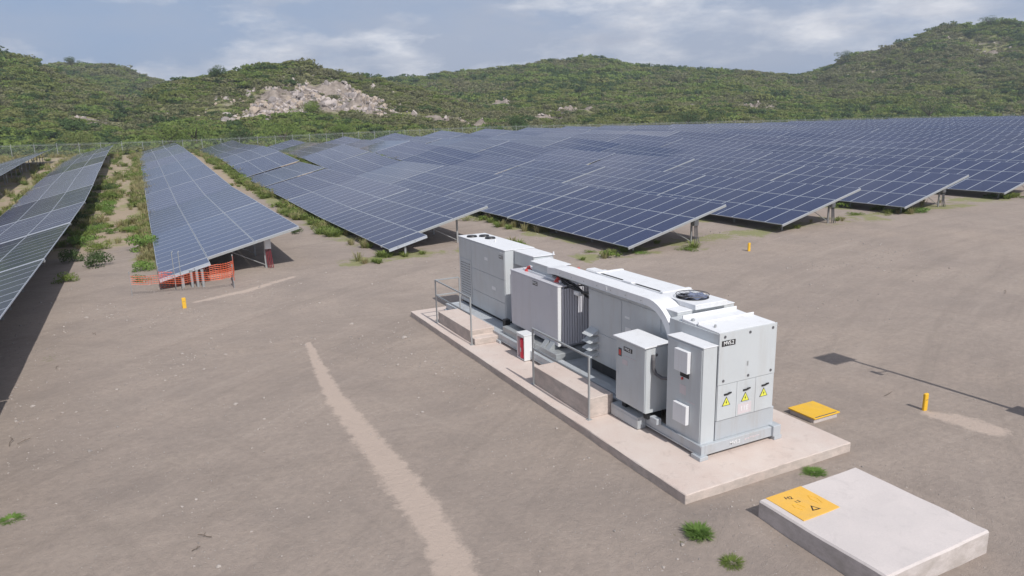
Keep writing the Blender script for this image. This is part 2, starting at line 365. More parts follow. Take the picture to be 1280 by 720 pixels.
def hill_z(az, r):
    X = r*np.sin(az); Y = r*np.cos(az); g = ground_z(X, Y); out = np.zeros_like(r)
    for i, (A, H, D, ft) in enumerate(LAYP):
        H_ = np.interp(az, A, H)-g; H_ = np.where(H_ > 0, H_, 0)
        foot = np.maximum(ft, 172/np.maximum(np.cos(az), .5)); foot = np.minimum(foot, D-60)
        t = np.clip((r-foot)/(D-foot), 0, 1); up = t**1.15*(1-.12*np.sin(t*pi))
        dn = np.clip(1-((r-D)/(D*.55)), 0, 1); s_ = np.where(r < D, up, dn*dn*(3-2*dn))
        gull = (fbm(az*14+i, r*.012, 40+i, 4)-.5)
        h = H_*s_*(1+.30*gull*np.sin(np.clip(t, 0, 1)*pi))
        out = np.maximum(out, h)
    out = out+np.where(out > .5, (fbm(X*.04, Y*.04, 5, 5)-.5)*np.minimum(out, 7)*.5, 0)
    return g+np.where(out > .05, out, -1.5)
azs = np.radians(np.arange(-22, 82, .16)); rs = np.concatenate([np.arange(160, 300, 2.), np.arange(300, 620, 3.2), np.arange(620, 1000, 20)])
hills, A_, R_ = grid_obj('hills', azs, rs, lambda a, r: hill_z(a, r), hill_mat())
co = np.empty(len(hills.data.vertices)*3, np.float32); hills.data.vertices.foreach_get('co', co); co = co.reshape(-1, 3)
HX = co[:, 1]*np.sin(co[:, 0]); HY = co[:, 1]*np.cos(co[:, 0]); co2 = np.stack([HX, HY, co[:, 2]], -1).astype(np.float32)
hills.data.vertices.foreach_set('co', co2.ravel()); hills.data.flip_normals(); hills.data.update(); tag(hills, kind='structure')
def hit(x, y):
    r = np.arange(165, 620, 1.)
    for dy in range(0, 40):
        az, el = bearing(x, y+dy); z = hill_z(np.full_like(r, az), r); m = z > 7+el*r
        if m.any(): break
    k = np.argmax(m)
    return np.array([r[k]*sin(az), r[k]*cos(az), z[k]]), az, r[k]
# bare rock and soil patches: photo position, half-width and half-depth in metres, strength
PATCH = []; PXS = []
for x, y, w, h, k in [(385, 128, 17, 15, 1.2), (340, 142, 12, 9, 1.0), (448, 134, 10, 16, 1.2), (352, 120, 9, 9, .95), (425, 118, 8, 9, 1.1), (468, 146, 5, 9, 1.0), (312, 150, 9, 6, .75), (395, 112, 7, 6, .9), (108, 150, 12, 10, .9), (90, 146, 5, 5, 1.1),
                      (714, 138, 10, 11, 1.3), (695, 148, 9, 6, 1.25), (628, 133, 7, 12, 1.0), (560, 152, 30, 5, 1.0), (940, 133, 10, 16, 1.25), (868, 134, 8, 8, .9), (1060, 116, 14, 10, .65), (1205, 50, 14, 8, .55), (1240, 68, 7, 8, .75), (1222, 82, 8, 9, .6), (1040, 92, 20, 18, .55), (1115, 106, 20, 10, .55), (1085, 90, 20, 20, .5), (1240, 55, 14, 14, .5), (280, 130, 12, 14, .5)]:
    p, az, r = hit(x, y); PATCH.append((p, az, r, w, h, k)); PXS.append(x)
def rock_mask(X, Y):
    az = np.arctan2(X, Y); r = np.hypot(X, Y); m = np.zeros_like(r)
    for p, a0, r0, w, h, k in PATCH: m = np.maximum(m, k*np.exp(-((az-a0)*r0/w)**2-((r-r0)/h)**2))
    return m
rmk = rock_mask(HX, HY); crag = lambda X, Y: np.abs(fbm(X*.16, Y*.16, 91, 4)-.5)*2
def crag_dz(X, Y, m): return np.clip(m-.3, 0, 1)*(crag(X, Y)-.2)*10
co2[:, 2] += crag_dz(HX, HY, rmk); hills.data.vertices.foreach_set('co', co2.ravel()); hills.data.update()
fatt(hills.data, 'rock', rmk)

# ------------------------------------------------------------------ plant prototypes (kept outside the scene)
def leaf_cloud(name, mat, n, rx, rz, size, lumps=5, seed=0, flat=.55, trunk=False):
    r = np.random.default_rng(seed); V = []; F = []
    cs = r.normal(size=(lumps, 3))*[.38*rx, .38*rx, .24*rz]+[0, 0, rz*.55]; ls = r.uniform(.38, .65, lumps)*rx
    for i in range(n):
        k = r.integers(lumps); d = r.normal(size=3); d /= np.linalg.norm(d); d[2] = d[2]*flat+.05
        p = cs[k]+d*ls[k]*r.uniform(.7, 1.05)*[1, 1, rz/rx*1.2]
        if p[2] < -.05*rz: p[2] = r.uniform(0, .3)*rz
        nrm = d+r.normal(size=3)*.45; nrm /= np.linalg.norm(nrm); a = np.cross(nrm, r.normal(size=3)); a /= np.linalg.norm(a); b = np.cross(nrm, a)
        s = size*r.uniform(.6, 1.4); j = len(V)
        V += [p-a*s, p+b*s*.6, p+a*s, p-b*s*.6]; F.append((j, j+1, j+2, j+3))
    me = bpy.data.meshes.new(name); me.from_pydata([tuple(v) for v in V], [], F); me.materials.append(mat)
    if trunk: pass
    return me
def rock_mesh(name, mat, seed, flat=.7):
    b = bmesh.new(); bmesh.ops.create_icosphere(b, subdivisions=2, radius=1); r = random.Random(seed)
    pl = [(Vector((r.gauss(0, 1), r.gauss(0, 1), r.gauss(0, 1))).normalized(), r.uniform(.42, .8)) for _ in range(16)]
    for v in b.verts:
        for nn, dd in pl:
            q = v.co.dot(nn)
            if q > dd: v.co -= nn*(q-dd)
        v.co.z *= flat
    me = bpy.data.meshes.new(name); b.to_mesh(me); b.free(); me.materials.append(mat); return me
def tuft_mesh(name, mat, n, h, spread, seed, w=.02):
    r = random.Random(seed); V = []; F = []
    for i in range(n):
        a = r.uniform(0, 2*pi); d = r.uniform(0, spread*.4); x, y = cos(a)*d, sin(a)*d; l = h*r.uniform(.5, 1.1); o = r.uniform(.1, 1)*spread
        t = a+r.uniform(-.6, .6); ex, ey = x+cos(t)*o, y+sin(t)*o; wx, wy = -sin(t)*w, cos(t)*w; j = len(V)
        V += [(x-wx, y-wy, -.02), (x+wx, y+wy, -.02), (x*.4+ex*.6+wx*.8, y*.4+ey*.6+wy*.8, l*.75), (x*.4+ex*.6-wx*.8, y*.4+ey*.6-wy*.8, l*.75), (ex, ey, l*r.uniform(.7, 1.05))]
        F += [(j, j+1, j+2, j+3), (j+3, j+2, j+4)]
    me = bpy.data.meshes.new(name); me.from_pydata(V, [], F); me.materials.append(mat); return me
def proto_coll(name, meshes):
    c = bpy.data.collections.new(name)
    for i, me in enumerate(meshes):
        o = bpy.data.objects.new('%s_%02d' % (name, i), me); c.objects.link(o)
    return c
def scatter(name, coll, P, scale, rotz, idx, label, cat, tilt=None):
    P = np.asarray(P, np.float32); n = len(P)
    me = bpy.data.meshes.new(name); me.vertices.add(n); me.vertices.foreach_set('co', P.ravel())
    a = me.attributes.new('sc', 'FLOAT_VECTOR', 'POINT'); s3 = np.asarray(scale, np.float32)
    if s3.ndim == 1: s3 = np.stack([s3]*3, -1)
    a.data.foreach_set('vector', s3.ravel())
    a = me.attributes.new('rt', 'FLOAT_VECTOR', 'POINT'); rr = np.zeros((n, 3), np.float32); rr[:, 2] = rotz
    if tilt is not None: rr[:, :2] = tilt
    a.data.foreach_set('vector', rr.ravel())
    a = me.attributes.new('ix', 'INT', 'POINT'); a.data.foreach_set('value', np.asarray(idx, np.int32))
    o = bpy.data.objects.new(name, me); COL.objects.link(o)
    t = bpy.data.node_groups.new(name, 'GeometryNodeTree'); t.interface.new_socket('Geometry', in_out='INPUT', socket_type='NodeSocketGeometry'); t.interface.new_socket('Geometry', in_out='OUTPUT', socket_type='NodeSocketGeometry')
    gi = t.nodes.new('NodeGroupInput'); go = t.nodes.new('NodeGroupOutput'); ip = t.nodes.new('GeometryNodeInstanceOnPoints'); ci = t.nodes.new('GeometryNodeCollectionInfo')
    ci.inputs['Collection'].default_value = coll; ci.inputs['Separate Children'].default_value = True; ci.inputs['Reset Children'].default_value = True
    def na(nm, ty):
        x = t.nodes.new('GeometryNodeInputNamedAttribute'); x.data_type = ty; x.inputs['Name'].default_value = nm; return x.outputs[0]
    t.links.new(gi.outputs[0], ip.inputs['Points']); t.links.new(ci.outputs[0], ip.inputs['Instance']); ip.inputs['Pick Instance'].default_value = True
    t.links.new(na('ix', 'INT'), ip.inputs['Instance Index']); t.links.new(na('sc', 'FLOAT_VECTOR'), ip.inputs['Scale'])
    e2r = t.nodes.new('FunctionNodeEulerToRotation'); t.links.new(na('rt', 'FLOAT_VECTOR'), e2r.inputs[0]); t.links.new(e2r.outputs[0], ip.inputs['Rotation'])
    t.links.new(ip.outputs[0], go.inputs[0]); md = o.modifiers.new('scatter', 'NODES'); md.node_group = t
    return tag(o, label, cat, kind='stuff')

SH = []
for i, (m, n_, rz) in enumerate([('f_olive', 300, .62), ('f_olive', 280, .75), ('f_green', 300, .7), ('f_green', 280, .6), ('f_dark', 300, .85), ('f_dark', 280, .7), ('f_dry', 170, .7), ('f_dry', 150, .6)]):
    SH.append(leaf_cloud('shrub', M[m], n_, 1.0, rz, .125, 6, i))
shc = proto_coll('shrub_kinds', SH)
# hillside scrub
NP = 27000
az = rng.uniform(radians(-14), radians(66), NP*2); u_ = rng.uniform(0, 1, NP*2); r = 164+u_**1.15*(600-164)
keep = rng.uniform(0, 1, NP*2) < np.clip((r/420)**.6, 0, 1); az, r = az[keep], r[keep]
X, Y = r*np.sin(az), r*np.cos(az); Z = hill_z(az, r); gnd = ground_z(X, Y)
onh = (Z > gnd+.2) | (Y > 164.5); Z = np.maximum(Z, gnd)
rk = rock_mask(X, Y)+(fbm(X*.12, Y*.12, 9)-.5)*.7
ok = onh & (Y > 164.5) & (rng.uniform(0, 1, len(r)) > np.clip((rk-.42)*2.2, 0, .90))
# drop those behind the ridge as seen from the field
az, r, X, Y, Z, rk = [a[ok] for a in (az, r, X, Y, Z, rk)]
e_here = (Z+3-7)/r; vis = np.ones(len(r), bool)
for f_ in (.97, .93, .88, .8, .7): vis &= (hill_z(az, r*f_)-7)/(r*f_) < e_here+.004
az, r, X, Y, Z, rk = [a[vis] for a in (az, r, X, Y, Z, rk)]
n = len(X); dry = fbm(X*.013, Y*.013, 21, 4)+.45*np.clip(rock_mask(X, Y), 0, .6)+np.where(np.degrees(az) > 44, .05, 0); wet = fbm(X*.02+7, Y*.02, 31, 4)+np.clip((230-Y)/600, 0, .06)
q = rng.uniform(0, 1, n); q2 = rng.uniform(0, 1, n)
idx = np.where(q < np.clip((dry-.58)*5, .03, .75), 6+(q2 > .5), np.where(q2 < np.clip((wet-.45)*3, .15, .6), 2+(q > .7), np.where(q2 > .86, 4+(q > .6), 0+(q > .5))))
sc = rng.uniform(1.5, 3.5, n)*np.clip(r/300, .75, 1.25)*(1+.45*(rng.uniform(0, 1, n) > .9))*np.where(rk > .35, .6, 1)
scatter('hill_scrub', shc, np.stack([X, Y, Z-.15], -1), np.stack([sc*rng.uniform(.9, 1.25, n), sc, sc*rng.uniform(.55, .95, n)], -1), rng.uniform(0, 6.28, n), idx, 'mixed green and dry brown thorn scrub covering the hills behind the solar field', 'scrub')
# boulders of the rock face
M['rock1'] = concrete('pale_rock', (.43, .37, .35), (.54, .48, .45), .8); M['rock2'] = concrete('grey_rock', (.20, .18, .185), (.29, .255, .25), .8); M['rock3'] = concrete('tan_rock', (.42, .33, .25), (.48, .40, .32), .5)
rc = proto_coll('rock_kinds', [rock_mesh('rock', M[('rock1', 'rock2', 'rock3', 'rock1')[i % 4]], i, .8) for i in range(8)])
RP = []
for (p, a0, r0, w, h, k), x in zip(PATCH, PXS):
    m = int(w*h*k*(4.5 if x < 500 and x > 300 else .5)); a = a0+rng.normal(0, .62, m)*w/r0; rr = r0+rng.normal(0, .62, m)*h; RP.append(np.stack([a, rr], -1))
RP = np.concatenate(RP); a, r = RP[:, 0], RP[:, 1]; X, Y = r*np.sin(a), r*np.cos(a); Z = hill_z(a, r); okk = (Z > ground_z(X, Y)+.4) & (fbm(X*.15, Y*.15, 77) > .40)
X, Y, Z = X[okk], Y[okk], Z[okk]; n = len(X); s_ = rng.gamma(1.5, .26, n)+.28
Z = Z+crag_dz(X, Y, rock_mask(X, Y))
scatter('hill_rocks', rc, np.stack([X, Y, Z], -1), np.stack([s_, s_*rng.uniform(.6, 1, n), s_*rng.uniform(.7, 1.4, n)], -1), rng.uniform(0, 6.28, n), rng.integers(0, 8, n), 'pale broken rocks on the bare slope behind the field', 'rocks', tilt=rng.normal(0, .4, (n, 2)))

# ------------------------------------------------------------------ low grass and weeds in the field
TU = [tuft_mesh('tuft', M['f_straw'], 46, .42, .30, i, .012) for i in range(3)]+[tuft_mesh('tuft', M['f_grass'], 70, .30, .40, 10+i, .018) for i in range(2)]+[leaf_cloud('weed', M['f_green'], 120, .45, .28, .06, 4, 50), leaf_cloud('weed', M['f_olive'], 120, .5, .28, .06, 4, 51)]
tc = proto_coll('tuft_kinds', TU)
def place_tufts(n, xr, yr):
    X = rng.uniform(*xr, n); Y = rng.uniform(*yr, n); g, t = dens(X, Y); m = g+(fbm(X*.5, Y*.5, 61)-.5)*1.0
    k = rng.uniform(0, 1, n) < np.clip((m-.46)*2.2, 0, 1); return X[k], Y[k], g[k]
X1, Y1, g1 = place_tufts(16000, (-12, 12), (34, 90)); X2, Y2, g2 = place_tufts(16000, (-30, 40), (60, 166)); X3, Y3, g3 = place_tufts(9000, (12, 75), (29, 62))
X = np.concatenate([X1, X2, X3]); Y = np.concatenate([Y1, Y2, Y3]); kv = np.array([in_view(x, y, 1, 30) for x, y in zip(X, Y)]); X, Y = X[kv], Y[kv]; n = len(X)
straw = fbm(X*.12, Y*.12, 88)+np.where(X < 1, .03, -.22); q = rng.uniform(0, 1, n)
idx = np.where(q < np.clip((straw-.22)*2.4, .15, .95), rng.integers(0, 3, n), np.where(rng.uniform(0, 1, n) < .8, rng.integers(3, 5, n), rng.integers(5, 7, n)))
sc = rng.uniform(.6, 1.5, n)*np.clip(.7+Y/120, .8, 1.6)
scatter('field_grass', tc, np.stack([X, Y, ground_z(X, Y)-.02], -1), sc, rng.uniform(0, 6.28, n), idx, 'dry straw grass and low green weeds growing between the panel rows', 'grass')
# stones
M['stone'] = concrete('stone', (.36, .32, .29), (.46, .41, .38), .3); M['stone2'] = concrete('stone_dark', (.22, .20, .19), (.30, .27, .25), .3)
stc = proto_coll('stone_kinds', [rock_mesh('stone', M['stone' if i % 3 else 'stone2'], 100+i, .6) for i in range(6)])
n = 75000; X = rng.uniform(-7, 34, n); Y = 5+rng.uniform(0, 1, n)**1.4*34; m = fbm(X*.45, Y*.45, 71); pad = (X > 7.9) & (X < 12.9) & (Y > 9) & (Y < 25.3)
nearpad = np.exp(-(np.minimum(np.abs(X-7.2), 3)/1.1)**2)*((Y > 8) & (Y < 24))*.35+np.exp(-((Y-8.8)/.5)**2)*((X > 8) & (X < 13))*.6+np.exp(-((X-8.2)/.6)**2)*(Y < 9)*.6
sl = (X > 8.8) & (X < 11.6) & (Y > 5.6) & (Y < 8.4)
k = (~pad) & (~sl) & (rng.uniform(0, 1, n) < np.clip((m-.48)*2.4+.10, .05, 1)*.6+nearpad); X, Y = X[k], Y[k]; n = len(X); s_ = (rng.gamma(1.3, .0065, n)+.006)*np.clip(Y/14, .8, 1.6)
scatter('gravel', stc, np.stack([X, Y, gzf(X, Y)+s_*.15], -1), s_, rng.uniform(0, 6.28, n), rng.integers(0, 6, n), 'small pale stones and grit scattered over the bare yard', 'gravel')

# ------------------------------------------------------------------ individual bushes, weeds, trees
bush_me = [leaf_cloud('bush', M['f_bright'], 900, 1.0, .8, .06, 8, 200), leaf_cloud('bush', M['f_green'], 900, 1.0, .7, .06, 9, 201), leaf_cloud('bush', M['f_dark'], 800, 1.0, .8, .06, 8, 202), leaf_cloud('bush', M['f_olive'], 700, 1.0, .75, .055, 8, 203)]
bush_me += [tuft_mesh('weed', M['f_bright'], 900, .9, 1.2, 400, .035), tuft_mesh('weed', M['f_green'], 800, .7, 1.25, 401, .035)]
def bush(x, y, s, k, label, group='bushes in the strip beside the third panel row', name='bush', cat='bush', sz=1):
    o = bpy.data.objects.new(name, bush_me[k]); COL.objects.link(o); o.location = (x, y, gz(x, y)-.05); o.scale = (s, s*.9, s*sz); o.rotation_euler.z = random.uniform(0, 6)
    return tag(o, label, cat, group)
def on(x, y):   # ground point seen at photo position
    az, el = bearing(x, y); r = np.arange(3, 260, .1); k = np.argmax(7+el*r < ground_z(r*sin(az), r*cos(az))); return float(r[k]*sin(az)), float(r[k]*cos(az))
for (px_, py_, s, k, lb) in [
    (180, 312, 1.25, 0, 'bright green bush leaning over the low edge of the third row'), (180, 338, .7, 0, 'small bright green bush below the large one at the third row'),
    (178, 352, .4, 3, 'thin small plant at the near left corner of the third row'), (166, 290, .6, 0, 'bright green bush just left of the large one beside the third row'),
    (172, 278, .8, 1, 'green bush on the low edge of the third row, behind the large one'), (169, 224, 1.3, 1, 'round dark bush touching the far part of the third row'),
    (156, 220, 1.0, 3, 'lone olive bush in the middle of the tan strip'), (138, 292, .55, 0, 'low green bush in the middle of the tan strip'),
    (110, 300, .9, 1, 'green bush at the edge of the shade right of the second row'), (100, 280, 1.0, 2, 'dark bush in the shade right of the second row'),
    (85, 328, .8, 2, 'dark low bush in deep shade beneath the second row'), (118, 262, .8, 1, 'pale green bush spilling out of the shade by the second row'),
    (372, 292, .45, 2, 'small dark bush at the near right corner of the third row'), (145, 205, 1.1, 1, 'green bush at the far end of the tan strip by the second row'),
    (175, 198, 1.0, 1, 'green bush at the far low edge of the third row')]:
    x, y = on(px_, py_); bush(x, y, s, k, lb)
for (px_, py_, s, k, lb, sz) in [
    (873, 671, .24, 4, 'bright green weed tuft in the gravel left of the concrete slab', .8), (915, 707, .18, 5, 'small green weed at the bottom edge near the concrete slab', .8),
    (1018, 592, .20, 4, 'low green weeds growing between the pad and the slab', .5), (1040, 586, .17, 5, 'thin olive weeds behind the slab, right of the greener ones', .3),
    (14, 650, .2, 4, 'small green weed at the far left of the foreground', .35), (76, 446, .42, 5, 'flat patch of olive weed beside the second row shade', .15),
    (66, 494, .22, 5, 'small flat weed between two other weeds near the left edge', .2), (66, 508, .26, 4, 'flat green weed right of the gap in the shade', .2),
    (737, 315, .4, 1, 'low green weed before the shade of the fifth row', .4), (860, 312, .7, 1, 'green weeds under the near corner of the fifth row', .35), (800, 316, .6, 0, 'green weeds in the shade at the corner of the fifth row', .3),
    (1068, 268, .6, 1, 'green weed under the low edge of the seventh row', .4), (1150, 265, .9, 0, 'bright green weeds under the near corner of the seventh row', .45), (1108, 268, .6, 3, 'olive weed by the low edge of the seventh row', .4), (1240, 246, .8, 1, 'green weeds under the near corner of the eighth row', .4),
    (590, 275, .9, 3, 'green and yellow weeds behind the near end of the fourth row', .35)]:
    x, y = on(px_, py_); bush(x, y, s, k, lb, 'weeds growing in the bare yard', 'weed', 'weed', sz)
for cx, cy, nn, rad in ((7.6, 8.35, 6, .55), (7.5, 7.4, 4, .4), (11.3, 8.9, 7, .7), (-3.1, 15, 6, .5), (-3.3, 22.3, 6, .7), (-3.4, 26.3, 5, .6)):
    for q_ in range(nn):
        a_ = random.uniform(0, 6.28); d_ = rad*random.random()**.5
        bush(cx+cos(a_)*d_, cy+sin(a_)*d_*.6, random.uniform(.03, .075), random.choice((4, 5, 3)), 'tiny weed seedling beside a larger green tuft', 'tiny weed seedlings around the larger tufts', 'weed', 'weed', .8)
for i in range(20):
    y_ = 41+i*3.1+random.uniform(-1, 1); x_ = rowx(1, y_)+6.9+random.uniform(-.7, 1.1)
    bush(x_, y_, random.uniform(.5, 1.05), random.choice((2, 1, 1, 0)), 'leafy weed bush in the line along the shaded edge of the second row', 'weed bushes along the shaded side of the second row', sz=.9)
# weeds growing up through the panels of the left rows are rooted under them
def tree(x, y, h, rr, mats, label, z=None, seed=0, group='trees beyond the fence'):
    z0 = gz(x, y) if z is None else z; t = empty('tree', (x, y, z0-.1), label, 'tree', group); r = random.Random(seed)
    b = MB(); th = h*.45; b.tube((x, y, z0-.2), (x+.1*rr, y, z0+th), rr*.07, 8, rr*.045)
    for i in range(6):
        a = r.uniform(0, 6.28); e = (x+cos(a)*rr*.55, y+sin(a)*rr*.55, z0+h*r.uniform(.55, .8)); b.tube((x+.05*rr, y, z0+th*r.uniform(.5, 1)), e, rr*.035, 6, rr*.012)
    b.build('trunk', M['bark'], t)
    me = leaf_cloud('crown', mats, 1900, rr*.95, h*.62, .17, 11, seed+300); o = bpy.data.objects.new('crown', me); COL.objects.link(o); o.parent = t; o.location = (0, 0, h*.22)
    return t
def htree(px_, h, rr, m, label, seed, py_=None):
    if py_ is None:
        az, _ = bearing(px_, 150); r0 = 170/cos(az)+4; tree(r0*sin(az), r0*cos(az), h, rr, m, label, seed=seed)
    else:
        p, a_, r_ = hit(px_, py_); tree(p[0], p[1], h, rr, m, label, z=p[2], seed=seed, group='trees standing on the hills')
htree(858, 6.5, 4.8, M['f_dark'], 'broad dark tree just beyond the fence, left of a rounder one', 1)
htree(889, 4.8, 4.6, M['f_dark'], 'low round dark tree just beyond the fence', 2)
htree(1160, 9.0, 7.5, M['f_dark'], 'broad dark tree behind the right half of the solar field', 3)
htree(1270, 7, 5.0, M['f_green'], 'green tree behind the field near the right edge', 4)
htree(208, 6.0, 4.2, M['f_green'], 'bright green tree beyond the fence behind the third row', 5)
htree(240, 6.6, 4.5, M['f_green'], 'bright green tree beyond the fence right of its twin', 6)
htree(90, 5, 4, M['f_olive'], 'olive tree beyond the fence left of the second row end', 7)
htree(300, 5.4, 4.4, M['f_dark'], 'dark tree beyond the fence below the rocky face', 8)
htree(352, 6.0, 5, M['f_green'], 'green tree beyond the fence at the foot of the rocky face', 9)
htree(430, 5.0, 4, M['f_green'], 'green tree beyond the fence at the right foot of the rocky face', 10)
htree(645, 5.5, 4.2, M['f_dark'], 'dark green tree beyond the fence at the middle of the picture', 14)
htree(270, 5.0, 3.4, M['f_dark'], 'dark tree on the low ridge left of the rocky hill', 11, 101)
htree(90, 5.5, 3.4, M['f_dark'], 'small dark tree on the top of the far left hill', 12, 83)
htree(1055, 7, 5, M['f_dark'], 'dark tree on the left shoulder of the right hill', 13, 76)
htree(1235, 6, 6, M['f_dark'], 'dark tree on the crest of the right hill', 15, 30)
htree(388, 5, 4.2, M['f_green'], 'green bush tree on the lower part of the rocky face', 16, 146)

# ------------------------------------------------------------------ solar tables
TILT = radians(14.5); NMOD = 10; MP = 1.355; ML = 2.25; MW = 1.333; GAP = 2.272; TLEN = NMOD*MP
def module_bm(b, cx, cy, uvl, inset=.022):
    # frame
    x0, x1, y0, y1 = cx-ML/2, cx+ML/2, cy-MW/2, cy+MW/2
    def v(x, y, z): return b.verts.new((x, y, z))
    lo = [v(x0, y0, 0), v(x1, y0, 0), v(x1, y1, 0), v(x0, y1, 0)]; hi = [v(x0, y0, .04), v(x1, y0, .04), v(x1, y1, .04), v(x0, y1, .04)]
    i_ = inset; inn = [v(x0+i_, y0+i_, .04), v(x1-i_, y0+i_, .04), v(x1-i_, y1-i_, .04), v(x0+i_, y1-i_, .04)]
    fs = [b.faces.new(lo[::-1])]
    for k in range(4):
        j = (k+1) % 4; fs.append(b.faces.new((lo[k], lo[j], hi[j], hi[k]))); fs.append(b.faces.new((hi[k], hi[j], inn[j], inn[k])))
    for f in fs: f.material_index = 0
    fs[0].material_index = 2
    g = b.faces.new(inn); g.material_index = 1
    for l, c in zip(g.loops, ((0, 0), (12, 0), (12, 6), (0, 6))): l[uvl].uv = c
def mesh_from(b, name, mats):
    me = bpy.data.meshes.new(name); b.to_mesh(me); b.free()
    for m in mats: me.materials.append(m)
    return me
M['backsheet'] = paint('panel_backsheet', (.20, .20, .21), .6, .05)
PM = [M['alu'], M['glass'], M['backsheet']]
b = bmesh.new(); uvl = b.loops.layers.uv.new('UVMap'); module_bm(b, 0, 0, uvl); mod_me = mesh_from(b, 'solar_panel', PM)
b = bmesh.new(); uvl = b.loops.layers.uv.new('UVMap')
for i in range(3):
    for j in range(NMOD): module_bm(b, ML/2+i*GAP, MP/2+j*MP-TLEN/2, uvl)
arr_me = mesh_from(b, 'panel_array', PM)
# supports: coordinates in the table frame (x up the slope, y along the row), table low edge .77 above soil
WS = 2*GAP+ML
def post_mesh(h, name='post'):
    m = MB(); m.box(-.05, .05, -.035, .035, -.35, h, 0); me = bpy.data.meshes.new(name); m.bm.to_mesh(me); m.bm.free(); me.materials.append(M['postm']); return me
LOWX, HIX = 1.0, 5.12
ZLOW = .41
def hz(x): return ZLOW+x*sin(TILT)
pl_me = post_mesh(hz(LOWX)-.16); ph_me = post_mesh(hz(HIX)-.16)
m = MB()
for x in (.55, 1.65, 2.85, 3.95, 5.12, 6.25): m.box(x-.03, x+.03, -TLEN/2+.02, TLEN/2-.02, -.07, -.003, 0)
pur = m.bm; pur_me = mesh_from(pur, 'purlins', [M['alu']])
m = MB()
for y in (-TLEN/2+.9, -2.0, 2.0, TLEN/2-.9): m.box(.35, WS-.35, y-.03, y+.03, -.17, -.073, 0)
raf_me = mesh_from(m.bm, 'rafters', [M['postm']])
end_mes = []
for sg in (-1, 1):
    m = MB(); y = sg*(TLEN/2-.035); m.box(.0, WS, y-.03, y+.03, -.10, -.004, 0); end_mes.append(mesh_from(m.bm, 'end_rail', [M['galv']]))
m = MB(); m.tube((0, 0, .15), (1.7, 0, 1.05), .022, 6); brc_me = mesh_from(m.bm, 'brace', [M['postm']])
m = MB()   # one mesh of supports for the far tables
for y in (-TLEN/2+.9, -2.0, 2.0, TLEN/2-.9):
    m.box(LOWX*cos(TILT)-.05, LOWX*cos(TILT)+.05, y-.035, y+.035, -.35, hz(LOWX)-.16, 0); m.box(HIX*cos(TILT)-.05, HIX*cos(TILT)+.05, y-.035, y+.035, -.35, hz(HIX)-.16, 0)
sup_me = mesh_from(m.bm, 'support_frame', [M['postm']])
ORD = ['', 'first', 'second', 'third', 'fourth', 'fifth', 'sixth', 'seventh', 'eighth', 'ninth', 'tenth', 'eleventh', 'twelfth', 'thirteenth', 'fourteenth', 'fifteenth', 'sixteenth', 'seventeenth', 'eighteenth', 'nineteenth', 'twentieth']
ORD += ['twenty-'+ORD[i] for i in range(1, 10)]+['thirtieth']+['thirty-'+ORD[i] for i in range(1, 5)]
tabs = []
for r_ in range(0, 33):
    st = 20.6 if r_ <= 1 else (36.35 if r_ == 2 else 37.5 if r_ == 3 else 29.30)
    nt = 10 if r_ < 2 else 9
    if r_ == 0: nt = 9
    for k in range(-1 if r_ == 1 else 0, nt):
        y0 = st+k*(TLEN+.10)-(.12 if k < 0 else 0); yc = y0+TLEN/2; x0 = rowx(r_, yc)
        if not any(in_view(x0+a, yc+c, gz(x0+3, yc)+1.5, 40) for a in (0, 3, 6) for c in (-6.4, 0, 6.4)) and not (r_ == 1 and k <= 0): continue
        tabs.append((r_, k, x0, yc))
LIGHT = {}
